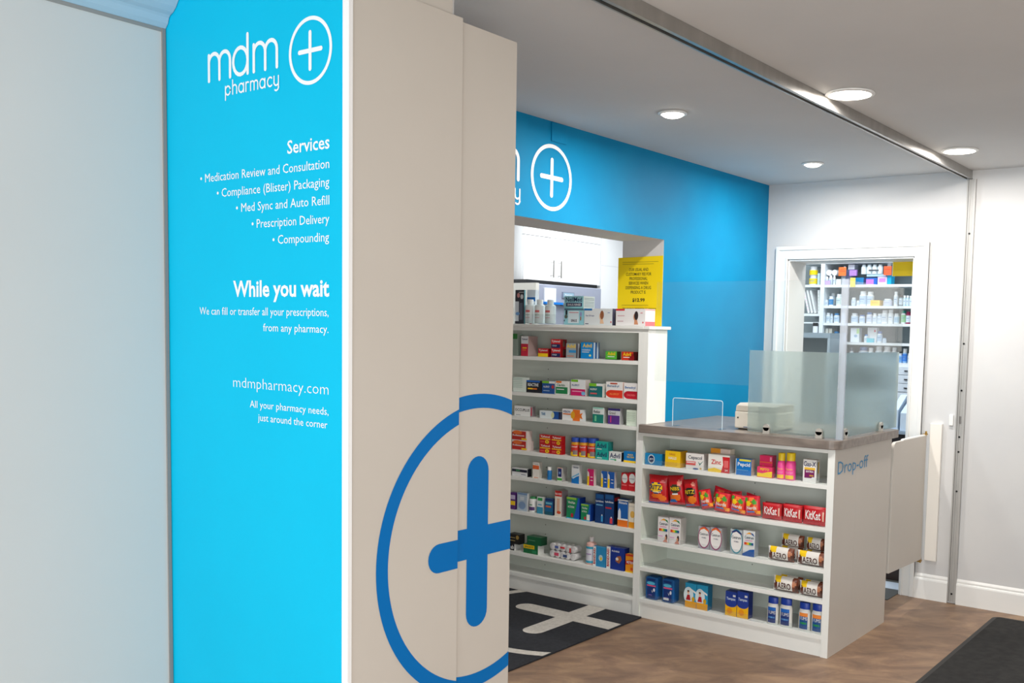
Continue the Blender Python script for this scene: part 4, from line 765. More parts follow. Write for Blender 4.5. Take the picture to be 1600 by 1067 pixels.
for i, (xa, xb, yt, yb, ro_, sb, lf_, lab) in enumerate(((1094, 1113, 769, 799, -.25, .02, 0, 'leftmost small candy bag in the pile on the second counter shelf'),
        (1108, 1134, 763, 796, .2, .06, .0, 'small candy bag standing highest in the pile on the second counter shelf'),
        (1113, 1138, 771, 801, .05, .02, 0, 'small red and green candy bag in the front of the pile, second from its left'),
        (1137, 1160, 768, 799, -.15, .06, .0, 'small candy bag leaning at the back of the pile, left of centre'),
        (1137, 1162, 775, 804, .12, .02, 0, 'small orange and green candy bag in the middle front of the pile'),
        (1158, 1180, 772, 802, .2, .06, 0, 'small candy bag at the back right of the pile'),
        (1162.5, 1187, 777, 808, -.1, .02, 0, 'rightmost small candy bag at the front of the pile beside the chocolate bars'))):
    bag(r, xa, xb, yt, yb, lab, (206, 20, 44), cn if i % 2 == 0 else cn2, dep=.035, seed=10+i, roll=ro_, setb=sb, lift=lf_, cat='candy bag', name='candy_bag', group='candy bags on the second counter shelf', nx=12, nz=12)
kk = [('e', .5, .52, .36, .36, (236, 232, 228)), ('t', 'KitKat', .16, .34, .84, .72, (206, 16, 30)), ('r', .9, .3, .96, .8, (230, 190, 160))]
kk = [('t', 'KitKat', .12, .3, .8, .78, (244, 238, 236)), ('r', .86, .3, .93, .8, (226, 180, 160))]
for (xa, xb, yt, yb, nm) in ((1188.6, 1219.6, 789.6, 814.6, 'left'), (1220.4, 1251.6, 791.6, 818.8, 'middle'), (1252.2, 1289.5, 794, 823.2, 'right')):
    bag(r, xa, xb, yt, yb, '%s red chocolate bar pack in the front row on the second counter shelf' % nm, (190, 12, 26), kk, dep=.03, seed=int(xa), cat='chocolate bar', name='chocolate_bar', group='red chocolate bar packs', nx=14, nz=8)
for (xa, xb, yt, yb, nm) in ((1190, 1220, 786.4, 811, 'left'), (1221, 1252, 788.6, 815, 'middle'), (1253, 1288, 791, 818, 'right')):
    bag(r, xa+3, xb+3, yt, yb, '%s red chocolate bar pack in the back row on the second counter shelf' % nm, (176, 12, 24), [], dep=.03, seed=int(xa)+7, cat='chocolate bar', name='chocolate_bar', group='red chocolate bar packs', nx=10, nz=6, setb=.055)
# vitamins and chocolate
r = R(XC, CZ[2], 'vitamin boxes on the third shelf of the counter unit')
rain = [(('r', .12+.13*i, .44, .25+.13*i, .54, c)) for i, c in enumerate(((210, 40, 40), (236, 120, 40), (246, 200, 50), (100, 180, 60), (30, 130, 120), (30, 80, 150)))]
def swoosh(c0=(30, 130, 80)): return [('p', [(.2, .84), (.5, .94), (.8, .9), (.94, .8), (.7, .86), (.45, .87)], (246, 170, 40)), ('p', [(.55, .93), (.85, .9), (.97, .78), (.78, .84)], c0)]
pw = [('t', 'Centrum', .14, .68, .9, .79, (40, 70, 90)), ('r', .2, .6, .8, .63, (230, 150, 190))]
def woman(): return [('e', .82, .22, .1, .12, (60, 36, 34)), ('e', .76, .18, .07, .07, (224, 160, 120)), ('p', [(.5, .02), (.95, .02), (.85, .14), (.66, .12)], (224, 150, 130)), ('r', .08, .22, .5, .26, (220, 170, 210))]
pack(r, 1027.4, 1044.2, 809.4, 848.8, 'left of two white vitamin boxes with rainbow arc and woman picture', (238, 234, 234), swoosh()+pw+rain+woman(), side=(206, 202, 198), dep=.06)
pack(r, 1045, 1062.6, 811.6, 852.4, 'right of two white vitamin boxes with rainbow arc and woman picture', (238, 234, 234), swoosh()+pw+rain+woman(), side=(206, 202, 198), dep=.06)
def ov(c1, c2): return [('e', .5, .52, .52, .5, c1), ('e', .5, .52, .46, .44, (244, 242, 240)), ('p', [(.1, .9), (.5, 1), (.95, .86), (.9, .8), (.5, .92), (.15, .84)], c2), ('t', 'Centrum', .12, .62, .88, .74, (60, 76, 90)), ('t', 'WOMEN', .3, .48, .7, .54, (120, 120, 140))]
pack(r, 1090.6, 1108.2, 823.6, 858, 'silver vitamin box with white oval and magenta rim, left of the pair', (170, 170, 178), ov((150, 40, 100), (236, 110, 40)), side=(160, 160, 164), dep=.05)
pack(r, 1108.8, 1126.8, 826, 862, 'silver vitamin box with white oval and magenta rim, right of the pair', (170, 170, 178), ov((150, 40, 100), (236, 110, 40)), side=(176, 176, 176), dep=.06)
pack(r, 1140.4, 1159.2, 828.4, 867, 'silver vitamin box with white oval and teal rim on the third counter shelf', (178, 186, 190), ov((40, 140, 160), (40, 50, 110)), side=(180, 184, 186), dep=.05)
pack(r, 1160, 1178.6, 832, 872, 'white vitamin box with rainbow arc and blue base on the third counter shelf', (226, 230, 230), swoosh((40, 90, 160))+pw+rain+[('p', [(0, 0), (1, 0), (1, .3), (.6, .26), (0, .08)], (20, 90, 170))], side=(176, 184, 192), dep=.045)
def aero(row, x0, x1, yt, yb, label, setb=.02, lift=0., h=None):
    Xf, Y, w_, h_ = place(row, x0, x1, yt, yb, setb)
    if h: h_ = h
    o = bag(row, x0, x1, yt, yb, label, (236, 232, 226), [('r', 0, 0, .1, 1, (230, 226, 222)), ('r', .08, .62, .36, .98, yl), ('e', .13, .3, .07, .4, (96, 44, 26)), ('r', .8, 0, 1, 1, (120, 60, 36)), ('e', .86, .6, .08, .22, (190, 120, 80)), ('e', .94, .3, .06, .2, (80, 40, 24)), ('r', .1, 0, .95, .1, (110, 56, 34)), ('t', 'AERO', .22, .16, .76, .62, (74, 34, 24))],
        dep=.045, seed=int(x0), cat='chocolate bar', name='chocolate_multipack', group='brown and white chocolate packs', nx=20, nz=10, setb=setb, lift=lift)
    return o, h_
r = R(XC, CZ[2], 'x')
o, h0 = aero(r, 1216, 1252, 846, 866, 'brown white chocolate pack hidden at back left under the stacked one, third counter shelf', .075)
aero(r, 1217.5, 1254, 843, 862, 'upper left brown and white chocolate pack of the back row, third counter shelf', .08, .067)
o, h0 = aero(r, 1256, 1286, 850, 870, 'brown and white chocolate pack at the back right under the stacked one, third counter shelf', .075)
aero(r, 1256.5, 1287, 849, 868, 'upper right brown and white chocolate pack of the back row, third counter shelf', .08, .067)
aero(r, 1196.6, 1238.6, 861.6, 882.4, 'front left brown and white chocolate pack on the third counter shelf')
aero(r, 1242, 1288, 868, 889.5, 'front right brown and white chocolate pack on the third counter shelf')
r = R(XC, CZ[3], 'x')
aero(r, 1204.6, 1245, 908, 930.6, 'left brown and white chocolate pack at the front of the fourth counter shelf')
aero(r, 1245.6, 1284, 916.6, 938.4, 'right brown and white chocolate pack at the front of the fourth counter shelf')
aero(r, 1214, 1252, 901, 922, 'left brown and white chocolate pack at the back of the fourth counter shelf', .075)
aero(r, 1253, 1285, 908, 928, 'right brown and white chocolate pack at the back of the fourth counter shelf', .075)
# bottom shelf
r = R(XC, CZ[4], 'goods on the bottom shelf of the counter unit')
def tub(x0, x1, yt, yb, label, spec, setb=.02):
    Xf, Y, w_, h_ = place(r, x0, x1, yt, yb, setb); fr = Frame((0, 0, 0), (0, -1, 0), (0, 0, 1), (1, 0, 0))
    def rr(w, h, rd): return [(q[0]-w/2, q[1]) for q in rrect(0, w, 0, h, rd, 4)]
    c = M((14, 92, 160), .35)
    o = MB().prism(fr, rr(w_, h_, w_*.16), 0, .06, c).build('wipes_tub', None, (Xf, Y, r['z']+.001), bevel=.006)
    tag(o, label, 'tub', 'blue wipes tubs on the bottom counter shelf')
    prints(MB(), Frame((0, w_/2, 0), (0, -1, 0), (0, 0, 1), (-1, 0, 0)), w_, h_, spec).build('front_print', o)
    return o
ts = [('r', .14, .82, .8, .92, (8, 50, 120)), ('e', .46, .72, .34, .07, (90, 190, 226)), ('r', .14, .58, .86, .64, (232, 90, 130)), ('r', .16, .06, .82, .56, (14, 50, 120)), ('p', [(.5, .44), (.6, .36), (.66, .5), (.6, .3)], wh), ('r', .3, .18, .56, .22, (140, 110, 200)), ('e', .74, .44, .08, .08, (230, 230, 240))]
tub(1007.8, 1026.6, 903.8, 939, 'left rounded blue tub on the bottom counter shelf', ts)
tub(1033.6, 1052.4, 907.4, 944.4, 'right rounded blue tub with white barcode patch on the bottom counter shelf', ts+[('r', .16, .1, .6, .2, wh)])
kid = [('r', 0, 0, 1, 1, (40, 160, 206)), ('e', .3, .5, .44, .34, (220, 238, 244)), ('r', 0, 0, 1, .26, (240, 170, 30)), ('e', .28, .62, .1, .08, (236, 190, 160)), ('e', .28, .67, .1, .04, (90, 50, 30)), ('p', [(.08, .3), (.5, .3), (.42, .52), (.2, .52)], (180, 30, 40)), ('e', .74, .36, .14, .1, (220, 170, 30)), ('p', [(.4, .74), (.96, .6), (.96, .68), (.4, .82)], wh)]
pack(r, 1070, 1087.4, 915.6, 953.4, 'left light blue and orange box with child picture on the bottom counter shelf', (40, 160, 206), kid, side=(20, 110, 150), dep=.045)
pack(r, 1088, 1105.2, 918.6, 957, 'right light blue and orange box with child picture on the bottom counter shelf', (40, 160, 206), kid, side=(20, 110, 150), dep=.05)
yb_ = [('r', 0, 0, 1, .48, (244, 186, 20)), ('e', .5, .5, .5, .14, (30, 60, 150)), ('t', 'Tampax', .1, .62, .9, .76, (210, 226, 240)), ('r', .66, .8, .9, .88, wh), ('e', .4, .2, .24, .12, (236, 150, 20))]
pack(r, 1132.6, 1150.2, 928, 965.8, 'left blue and yellow box on the bottom counter shelf', (30, 64, 158), yb_, side=(20, 44, 120), dep=.05)
pack(r, 1150.8, 1168.6, 929.6, 970.6, 'right blue and yellow box on the bottom counter shelf', (30, 64, 158), yb_, side=(20, 44, 120), dep=.05)
tm = [('r', .0, .78, 1, 1, (20, 100, 190)), ('r', 0, .0, 1, .78, (16, 50, 120)), ('t', 'TUMS', .06, .56, .94, .76, wh), ('r', .1, .3, .9, .4, (90, 150, 210))]
tm2 = [('r', 0, .78, 1, 1, (236, 140, 60)), ('r', 0, .0, 1, .78, (14, 76, 140)), ('t', 'TUMS', .06, .56, .94, .76, wh), ('r', .1, .3, .9, .42, (40, 150, 70))]
for i, (xa, xb, yt, yb, lab) in enumerate(((1196, 1213.6, 935.6, 977.6, 'white tablet bottle with blue cap, leftmost of four on the bottom counter shelf'), (1215.4, 1235, 939, 983, 'white tablet bottle with blue cap, second of four on the bottom shelf'),
        (1245, 1263.4, 944.4, 988, 'white tablet bottle with blue cap and orange topped label, third of four'), (1265, 1284.4, 947.4, 992.6, 'white tablet bottle with blue cap and orange topped label, rightmost of four'))):
    bottle(r, xa, xb, yt, yb, lab, (232, 232, 226), (12, 60, 168), (20, 60, 130), tm if i < 2 else tm2, ch=.24, cr=.86, sh=.12, lr=(.06, .70), la=42, dep=.036, group='white tablet bottles with blue caps', setb=.018)

# ------------------------------------------------------------------ back room seen above the tall unit
YU = 4.6
CW = M((244, 246, 248), .35)
uc = empty('upper_cabinet', (5.485, YU, 1.962), 'white upper cabinet with two doors in the bright back room', 'cabinet')
MB().box(0, .94, .02, .38, 0, .5, CW).build('carcass', uc)
for k, (a_, b_) in enumerate(((.002, .335), (.339, .935))):
    d = bx(a_, b_, 0, .0195, 0, .318, CW).build('door', uc, bevel=.002)
    hx = (.31 if k == 0 else .40); MB().tube([(hx, -.028, .03), (hx, -.028, .155)], .005, CHROME, 10).tube([(hx, 0, .045), (hx, -.028, .045)], .004, CHROME, 8).tube([(hx, 0, .14), (hx, -.028, .14)], .004, CHROME, 8).build('handle', d)
MB().box(0, .94, .002, .0195, .322, .5, CW).build('filler_panel', uc)
MB().box(.0, .3, -.001, .002, .3185, .3215, DARK).build('shadow_gap', uc)
uc2 = empty('upper_cabinet', (6.43, YU+.0, 1.962), 'plain white cabinet panel right of the two door upper cabinet', 'cabinet')
MB().box(0, .9, .0, .38, -.7, .5, CW).build('carcass', uc2)
MB().box(.0, .9, -.001, .0, .16, .163, M((214, 216, 220), .4)).build('panel_joint', uc2)
uc3 = tag(bx(4.7, 5.42, YU-.02+.11, 4.98, .9, H-.01, CW).build('tall_cabinet'), 'white tall cabinet left of the upper cabinet in the back room', 'cabinet')
pm = empty('packaging_machine', (5.43, 4.42, 0), 'grey counter machine with small display and blue strip under the upper cabinet', 'machine')
GM = M((150, 156, 174), .4)
MB().box(.02, .80, .03, .5, .9, 1.93, GM).build('housing', pm, bevel=.006)
MB().box(0, .84, .1, .5, 1.935, 1.96, BLACK).build('dark_gap', pm)
MB().box(.0, .035, .02, .3, .9, 1.935, M((206, 204, 196), .4)).build('side_cheek', pm)
MB().box(.31, .45, .022, .03, 1.84, 1.885, M((120, 132, 150), .3)).box(.32, .44, .020, .022, 1.847, 1.878, M((150, 180, 200), .2)).build('display', pm)
MB().text(Frame((.32, .0195, 1.85), (1, 0, 0), (0, 0, 1), (0, -1, 0)), 'Pharmacy', .015, .006, .1, .02, WV, 0).build('display_lettering', pm)
MB().box(.10, .23, .02, .03, 1.805, 1.905, M((232, 238, 246), .5)).build('paper_sheet', pm)
MB().box(.09, .29, .0, .03, 1.79, 1.806, M((0, 122, 214), .4)).build('blue_strip', pm)
MB().box(.29, .46, .0, .03, 1.785, 1.803, M((110, 112, 116), .4)).build('grey_tray', pm)
structure(bx(4.9, 7.4, 4.35, 4.98, .0, .895, CW).build('trim_base_cabinets'))

# ------------------------------------------------------------------ dispensary behind the doorway
XD = 7.6
du = empty('dispensary_shelves', (XD, 3.6, 0), 'white wall shelving packed with pill bottles beyond the doorway', 'shelf unit')
CB = M((236, 242, 246), .35); CBK = M((150, 166, 172), .5)
yd = lambda px: at(px, 480, 'X', XD).y-3.6
def board(a_, b_, z, th=.02): MB().box(0, .3, yd(b_), yd(a_), z-th, z, CB).build('shelf', du)
MB().box(.3, .315, -1.5, .1, 1.2, 2.4, CBK).build('back_panel', du)
MB().box(-.006, .3, yd(1287.2), yd(1281), 1.592, 2.21, CB).build('divider', du)
MB().box(0, .3, yd(1440), yd(1250), 2.184, 2.21, CB).build('top_board', du)
DZL = [2.016, 1.850, 1.713, 1.563, 1.412]
for z in DZL: board(1287.2, 1440, z)
board(1250, 1281, 2.018); board(1250, 1281, 1.786); board(1250, 1281, 1.717, .012)
MB().box(0, .3, yd(1440), yd(1388), 1.2, 1.392, CB).build('drawer_housing', du)
for i in range(4):
    z1 = 1.385-i*.066; d = MB().box(-.016, -.001, yd(1440), yd(1390), z1-.062, z1, M((222, 232, 242), .35)).build('drawer', du, bevel=.002)
    MB().box(-.024, -.016, yd(1424), yd(1419), z1-.036, z1-.028, BLACK).build('knob', d)
MB().box(0, .3, yd(1296), yd(1250), 1.33, 1.39, CB).build('side_block', du)
# grey topped side counter in front of the left bay
gc = empty('grey_counter', (7.3, 3.3, 0), 'grey edged raised counter at the left inside the doorway', 'counter')
gy0 = at(1297, 524, 'X', 7.3).y-3.3
zt_, zb_ = at(1280, 520, 'X', 7.3).z, at(1280, 528, 'X', 7.3).z
MB().box(0, .28, gy0, .5, zb_, zt_, M((150, 166, 178), .4)).build('top_edge', gc)
MB().box(.0, .28, gy0, gy0+.02, 0, zb_-.001, M((170, 184, 194), .4)).build('end_panel', gc)
MB().box(.24, .26, gy0+.021, .5, 0, zb_-.001, M((150, 160, 162), .5)).build('back_panel', gc)
MB().tube([(.1, .3, zb_-.1), (.1, .14, zb_-.1)], .006, DARK, 8).build('rail', gc)
structure(bx(7.0, 7.3, 3.0, 3.6, 0, .02, GREYF).build('trim_plinth')) if 0 else None
Bc = (44, 130, 190); W1 = (236, 240, 244); W2 = (190, 210, 230)
def db(z, x0, x1, yt, yb, label, body=W1, cap_=W1, lab=None, grp='pill bottles on the dispensary shelves', setb=.03, **k):
    rr_ = dict(X=XD, z=z, group=grp)
    return bottle(rr_, x0, x1, yt, yb, label, body, cap_, lab or (212, 224, 234), [('r', .2, .55, .8, .65, (120, 150, 190)), ('r', .2, .3, .7, .36, (160, 180, 204))] if not k.get('lr') else (), n=10, group=grp, setb=setb, **k)
def dbox(z, x0, x1, yt, yb, label, base, spec=(), lift=0., setb=.03, dep=.08, **k):
    return pack(dict(X=XD, z=z, group='boxes on the dispensary shelves'), x0, x1, yt, yb, label, base, spec, dep=dep, setb=setb, lift=lift, name='medicine_box', **k)
# row 0
z = DZL[0]
dy = (250, 220, 0)
o = db(2.018, 1261.8, 1274.8, 431, 446, 'lower white jar with yellow label in the narrow left bay', lab=dy, ch=.25)
o = db(2.018, 1262.6, 1275, 418, 432, 'upper white jar with yellow label in the narrow left bay', lab=dy, ch=.35, lift=.078, lr=(.05, .6))
dbox(2.018, 1277, 1280.5, 428, 446, 'pale blue narrow box beside the yellow labelled jars', (190, 220, 236))
for xa, xb, lab_ in ((1291.4, 1298.6, 'left of two lying white jars showing round lids on the top dispensary shelf'), (1300, 1307.5, 'right of two lying white jars showing round lids on the top dispensary shelf')):
    q_ = at((xa+xb)/2, 426, 'X', XD+.02); o = MB().lathe([(.022, 0), (.024, .006), (.024, .09), (.02, .1)], M((238, 242, 244), .35), n=16).build('jar', None, (XD+.02, q_.y, q_.z), smooth=True)
    o.rotation_euler = (0, math.pi/2, 0); tag(o, lab_, 'jar', 'lying jars on the top dispensary shelf')
db(z, 1289.3, 1293.3, 433, 446, 'slim clear white vial under the left lying jar', setb=.02)
db(z, 1294, 1299.5, 431, 446, 'slim white vial under the lying jars', setb=.02)
db(z, 1300.5, 1304.5, 431, 446, 'very slim white vial under the right lying jar', setb=.02)
dbox(z, 1288.6, 1297, 440, 446.6, 'small lilac label card at the left of the top dispensary shelf', (206, 176, 236), setb=.005, dep=.004, cat='label')
dbox(z, 1306, 1314.5, 437, 446, 'small white box below the left orange label', (226, 234, 238))
dbox(z, 1314, 1320, 424, 446, 'grey box pile left of the lilac marked box', (150, 166, 180))
dbox(z, 1310, 1321.6, 420.5, 434, 'left orange square label on the top dispensary shelf', (255, 120, 50), [('r', .2, .7, .8, .76, (200, 70, 30)), ('r', .1, .5, .9, .56, (200, 70, 30))], lift=.07, setb=.004, dep=.004, cat='label')
db(z, 1317.5, 1321, 415, 424, 'white bottle neck behind the left orange label', lift=.1, setb=.03)
dbox(z, 1325, 1335, 412.5, 424, 'small white box topping the pile on the top dispensary shelf', (214, 222, 232), lift=.122, setb=.05, h=.04)
dbox(z, 1321, 1333, 422, 446, 'slate blue box in the pile on the top dispensary shelf', (100, 110, 150), setb=.05, h=.12)
dbox(z, 1327, 1338, 424, 433, 'lilac labelled box in the pile on the top dispensary shelf', (176, 130, 214), lift=.07, setb=.02, dep=.025)
dbox(z, 1328, 1336, 434.5, 449, 'yellow paper label hanging over the top dispensary shelf edge', (246, 220, 100), lift=-.02, setb=-.012, dep=.002, cat='label')
dbox(z, 1336, 1349, 435, 446, 'dark turquoise box on the top dispensary shelf', (0, 120, 180))
dbox(z, 1349, 1352.5, 436, 446, 'navy narrow box on the top dispensary shelf', (16, 30, 90))
dbox(z, 1353, 1370, 435.5, 446, 'blue box with lilac label on the top dispensary shelf', (20, 96, 190), [('r', 0, .0, .7, .8, (190, 120, 220))])
dbox(z, 1371, 1385.5, 434, 446, 'lilac labelled white box on the top dispensary shelf', (216, 200, 244), [('r', .15, .3, .85, .8, (200, 130, 214))])
dbox(z, 1386, 1392, 432, 446, 'bright cyan box at the right of the top dispensary shelf', (0, 170, 220))
o = empty('wrapped_bottle_pack', (XD+.03, at(1361, 428, 'X', XD+.03).y, z+.083), 'shrink wrapped row of white bottles high on the top dispensary shelf', 'bottle pack', 'boxes on the dispensary shelves')
for i in range(4):
    MB().lathe([(.021, 0), (.021, .055), (.015, .062), (.015, .074)], M((220, 232, 238), .3), n=12).build('wrapped_bottle', o, (.02, .066-i*.044, 0), smooth=True)
MB().box(-.003, -.0025, -.06, .02, .024, .034, M((60, 66, 76), .5)).build('printed_code', o)
tp_ = dbox(z, 1354, 1384, 429, 436, 'pale blue tray pack below the shrink wrapped bottles', (170, 200, 220), h=.018, lift=.062, setb=.035)
dbox(z, 1380.5, 1392.5, 418, 432, 'right orange square label on the top dispensary shelf', (246, 96, 50), [('r', .1, .6, .9, .68, (190, 60, 30))], lift=.07, setb=.004, dep=.004, cat='label')
db(z, 1384, 1391.5, 409.5, 432, 'white bottle above the right orange label', lift=.06, setb=.05)
# yellow hanging sign in the doorway
q0, q1, q2 = at(1396, 404, 'X', 6.379), at(1425, 404, 'X', 6.379), at(1398, 431.5, 'X', 6.379)
sg = tag(bx(6.3775, 6.3795, q1.y-.06, q0.y, q2.z, q0.z+.06, M((250, 208, 0), .5)).build('yellow_sign'), 'blank yellow sheet hanging at the top right of the doorway', 'sign')
bx(6.377, 6.380, q0.y, q0.y+.004, q2.z, q0.z+.06, M((246, 244, 220), .5)).build('pale_edge', sg)
# row 1
z = DZL[1]
L1 = [(1288, 1293, 467, 'short white jar at the left of the second dispensary shelf', W1, None, W1), (1293.6, 1300.6, 461.4, 'white bottle with blue band on the second dispensary shelf', W1, Bc, W1), (1296.5, 1303.5, 456.5, 'taller white bottle behind the blue banded one', W2, None, W1), (1304.6, 1313.6, 458, 'white bottle with green tinted label on the second dispensary shelf', W1, (206, 220, 216), W1),
      (1329, 1336, 463.5, 'low white jar just right of the glass post, second dispensary shelf', W2, None, W1), (1337.6, 1341.8, 468, 'tiny white jar on the second dispensary shelf', W1, None, W1), (1340.6, 1352, 453.5, 'large white jug on the second dispensary shelf, left of two', W1, W2, W1), (1352.4, 1363, 454, 'large white jug on the second dispensary shelf, right of two', W1, W2, W1),
      (1378, 1392, 465, 'squat pale white tub on the second dispensary shelf', W2, (206, 210, 226), W1), (1395.4, 1401.6, 454, 'slim tall white bottle on the second dispensary shelf', W1, None, W1), (1403.4, 1409.4, 459, 'small grey bottle with black cap on the second dispensary shelf', (120, 140, 150), None, BLACK), (1410.4, 1414.6, 460, 'slim pale blue bottle, left of three at the right end of the second dispensary shelf', (190, 220, 236), None, W1), (1415, 1419.4, 460, 'slim pale blue bottle, middle of three at the right end of the second dispensary shelf', (190, 220, 236), None, W1), (1419.8, 1425, 460.5, 'slim pale blue bottle, right of three at the right end of the second dispensary shelf', (200, 226, 238), None, W1)]
for i, (xa, xb, yt, lab_, body, lc, cp) in enumerate(L1):
    db(z, xa, xb, yt, 476.3, lab_, body, cp, lc, setb=.03 if i != 2 else .09, ch=.22)
dbox(z, 1360, 1374, 467.6, 476.4, 'small yellow box on the second dispensary shelf', (250, 206, 90), [('r', .1, .5, .8, .6, (236, 160, 40))])
# row 2
z = DZL[2]
L2 = [(1289, 1296.4, 487, 'white tub at the left of the third dispensary shelf', W1, (200, 216, 226), W1), (1296.6, 1300.6, 488, 'narrow pale bottle beside the tub on the third dispensary shelf', (200, 214, 230), None, W2), (1301.2, 1310, 487.5, 'white bottle with blue lid on the third dispensary shelf, left half', W1, W2, Bc), (1313.4, 1319.6, 482.6, 'tall white bottle with teal lid left of the glass post', W1, None, (30, 140, 180)),
      (1328, 1339, 487, 'round white jar right of the glass post on the third dispensary shelf', W1, W2, W1), (1341, 1350, 489.4, 'white jar with slate blue lid on the third dispensary shelf', W1, W2, (130, 156, 206)), (1352, 1361.4, 485.2, 'white bottle with blue lid on the third dispensary shelf, centre', W1, (206, 214, 230), (110, 146, 204)), (1362, 1369, 486.4, 'white bottle with pale label on the third dispensary shelf', W1, None, W1), (1369.4, 1376.6, 487, 'pale grey bottle on the third dispensary shelf', W2, None, W1),
      (1375.6, 1385.6, 481.6, 'white spray shaped bottle leaning left on the third dispensary shelf', W1, (206, 214, 222), W1), (1386.2, 1394.6, 481, 'tall white bottle with pointed cap on the third dispensary shelf', W1, (220, 226, 230), W1), (1395.4, 1403.8, 486.4, 'white and blue bottle on the third dispensary shelf', W1, (180, 206, 226), W1), (1406.4, 1414, 482, 'white bottle with green lid and green mark on the third dispensary shelf', W1, (150, 200, 150), (0, 150, 130)), (1414.4, 1421.4, 483.4, 'dark magenta bottle at the right end of the third dispensary shelf', (150, 10, 76), None, (150, 10, 76))]
for (xa, xb, yt, lab_, body, lc, cp) in L2: db(z, xa, xb, yt, 502.5, lab_, body, cp, lc, ch=.2)
# row 3
z = DZL[3]
dbox(z, 1289.6, 1294, 512, 520.6, 'small white carton standing at the left of the fourth dispensary row', (226, 228, 222), lift=.03+.03)
dbox(z, 1295, 1299.6, 512, 520.6, 'small cream carton next to the white one in the fourth dispensary row', (216, 214, 204), lift=.03+.03)
L3 = [(1300.4, 1309.6, 516.4, 'white bottle with bright blue lid in the fourth dispensary row, left one', W1, Bc, Bc), (1312.4, 1320.4, 518.4, 'white bottle with bright blue lid beside the glass post in the fourth dispensary row', W1, W2, Bc), (1349, 1355, 520, 'low white jar with blue lid in the fourth dispensary row', W1, None, (90, 140, 200)), (1369, 1377, 514.5, 'white bottle with slate lid in front of the tall carton in the fourth dispensary row', W1, W2, (110, 130, 180)), (1378, 1384, 525, 'low frosted jar in the fourth dispensary row', W2, None, W2)]
for (xa, xb, yt, lab_, body, lc, cp) in L3: db(z, xa, xb, yt, 532.4, lab_, body, cp, lc, ch=.22)
dbox(z, 1328.6, 1342, 510, 532, 'white carton with pale green corner in the fourth dispensary row', (226, 234, 244), [('r', .7, .6, 1, .96, (190, 226, 160)), ('e', .6, .44, .2, .1, (160, 190, 220))], dep=.06)
dbox(z, 1355, 1369.6, 509.4, 532.6, 'tall white carton with red dot in the fourth dispensary row', (240, 240, 244), [('e', .78, .78, .1, .08, (230, 90, 110))], dep=.05, setb=.06)
dbox(z, 1354, 1364.6, 526.4, 533, 'turquoise sachet in front of the tall carton', (110, 206, 226), setb=.01, dep=.02)
# row 4
z = DZL[4]
for i, (xa, xb, yt, lab_, lc, cp) in enumerate(((1326, 1332, 543, 'small white jar with grey lid, leftmost in the fifth dispensary row', None, (130, 140, 150)), (1339, 1354, 541, 'wide white tub with blue lid in the fifth dispensary row', W2, (120, 150, 200)), (1354.6, 1363, 542, 'white bottle right of the wide tub in the fifth dispensary row', None, W1), (1365.4, 1376.4, 539, 'white bottle in the centre of the fifth dispensary row', None, W1), (1378, 1389.6, 539, 'white bottle right of centre in the fifth dispensary row', None, W1), (1391.6, 1399.6, 540, 'white bottle at the edge of the frosted glass in the fifth dispensary row', (200, 224, 240), W1))):
    db(z, xa, xb, yt, 563.6, lab_, W1, cp, lc, ch=.25)
db(z, 1401, 1408.6, 549, 563.8, 'pale blue bottle in the front at the right of the fifth dispensary row', (170, 206, 244), W1, (120, 176, 236), ch=.2, setb=.02)
db(z, 1408.8, 1416, 541.5, 563.8, 'blue bottle with white cap at the right of the fifth dispensary row', (150, 196, 240), W1, (60, 130, 220), ch=.3, setb=.03)
db(z, 1417, 1423, 548.5, 563.8, 'white bottle at the right end of the fifth dispensary row', W1, W1, None, ch=.2)
# left bay: leaning folders, small jar
zf = 1.786
for i, (xa, lean_, c_, lab_) in enumerate(((1261.5, -.26, (244, 214, 226), 'white folder with pink marks leaning in the left bay'), (1266.6, -.26, (236, 240, 240), 'white folder leaning left of the middle in the left bay'), (1271.7, -.26, (226, 234, 232), 'white folder leaning in the middle of the left bay'), (1277.4, -.05, (220, 232, 224), 'pale green folder standing at the right of the left bay'))):
    y = at(xa, 480, 'X', XD).y; o = MB().box(0, .2, -.008, .008, 0, .19, colr((240, 242, 244))).build('folder', None, (XD+.03, y, zf+.0012+.004*(i < 3)))
    o.rotation_euler = (lean_, 0, 0); tag(o, lab_, 'folder', 'folders leaning in the left bay')
    mk = MB()
    for kz in range(6): mk.box(-.0008, 0, -.005, .005, .02+kz*.026, .032+kz*.026, colr(c_))
    mk.build('spine_marks', o)
zg = zt_
o = MB().lathe([(.02, 0), (.02, .05), (.016, .052)], M((240, 244, 250), .4), n=12).build('jar', None, (7.38, at(1274, 515, 'X', 7.38).y, zg+.001), smooth=True)
tag(o, 'white jar with black lid on the grey counter inside the doorway', 'jar'); MB().lathe([(.021, .0525), (.021, .078)], BLACK, n=12).build('lid', o)
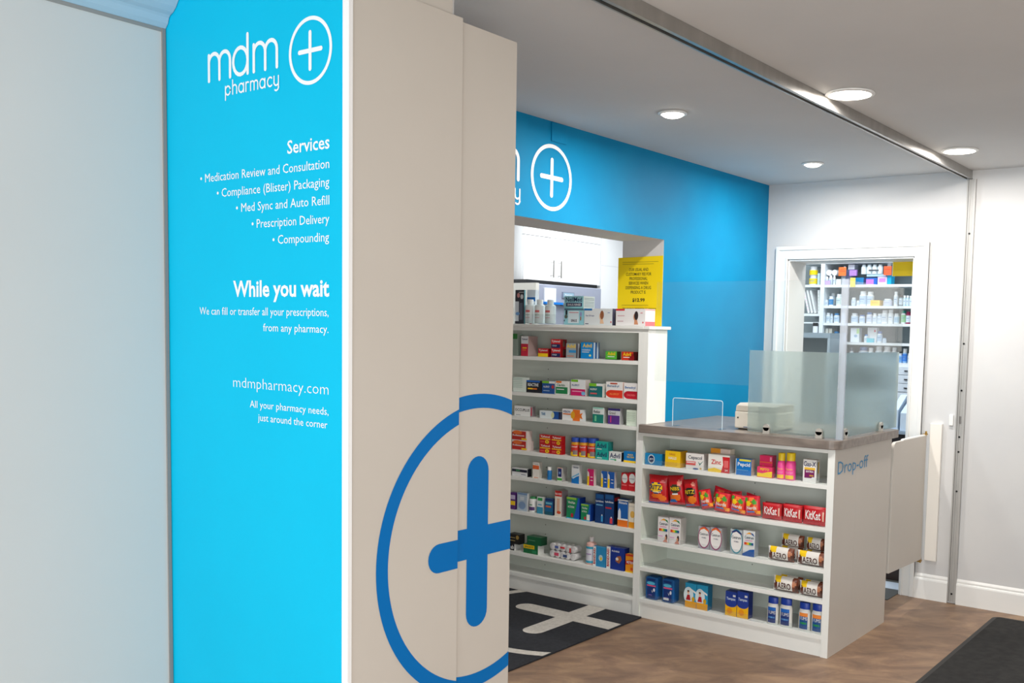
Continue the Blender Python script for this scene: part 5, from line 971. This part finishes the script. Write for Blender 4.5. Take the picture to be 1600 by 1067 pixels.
# lower right of the doorway: white file holders on a low shelf, dark gap
lc = empty('low_cart', (7.0, 2.27, 0), 'low dark cart beyond the doorway with a pale shelf', 'cart')
zc = at(1405, 674, 'X', 7.0).z
MB().box(0, .4, -.2, .3, zc-.02, zc, M((150, 170, 190), .4)).build('cart_top', lc)
MB().box(.0, .4, -.2, .3, .12, .14, M((190, 206, 220), .4)).build('cart_shelf', lc)
MB().box(.38, .4, -.2, .3, .14, zc-.021, M((60, 54, 56), .5)).build('cart_back', lc)
for (x, y) in ((.01, -.19), (.01, .29), (.37, -.19), (.37, .29)): MB().box(x-.01, x+.01, y-.01, y+.01, .0, .12, DARK).build('leg', lc)
FH = M((206, 226, 246), .4)
frh = Frame((0, 0, 0), (1, 0, 0), (0, 0, 1), (0, 1, 0))
for i, (px, lab_) in enumerate(((1396, 'white file holder with sloping side, left one on the low cart'), (1407, 'white file holder with square front, right one on the low cart'))):
    y = at(px, 650, 'X', 7.03).y-.012*i; o = MB().prism(frh, [(0, 0), (.25, 0), (.25, .22+.03*(i == 0)), (.18, .22+.03*(i == 0)), (0, .13+.02*(i == 0))], -.024, .024, FH).build('file_holder', None, (7.03, y-.01, zc+.001), bevel=.002)
    tag(o, lab_, 'file holder', 'white file holders on the low cart')
wc = tag(bx(7.60, 7.9, 2.66, 3.4, .0, 1.19, M((226, 234, 238), .4)).build('white_cabinet'), 'white cabinet beneath the dispensary shelves behind the frosted glass', 'cabinet')
dk = tag(bx(7.62, 7.9, 1.9, 2.65, .0, 1.19, M((44, 52, 60), .6)).build('dark_cabinet'), 'dark cabinet below the dispensary drawers', 'cabinet')
structure(bx(6.20, 6.372, 2.028, 2.844, .0045, .007, M((200, 212, 226), .4)).build('trim_sill'))
lb = empty('low_bin', (6.45, 2.13, .001), 'dark brown low bin just inside the doorway', 'bin')
MB().box(0, .3, 0, .55, 0, .34, M((62, 48, 44), .5)).build('bin_body', lb, bevel=.004)
MB().box(-.004, .304, -.004, .554, .3405, .352, M((40, 34, 32), .5)).build('bin_rim', lb)
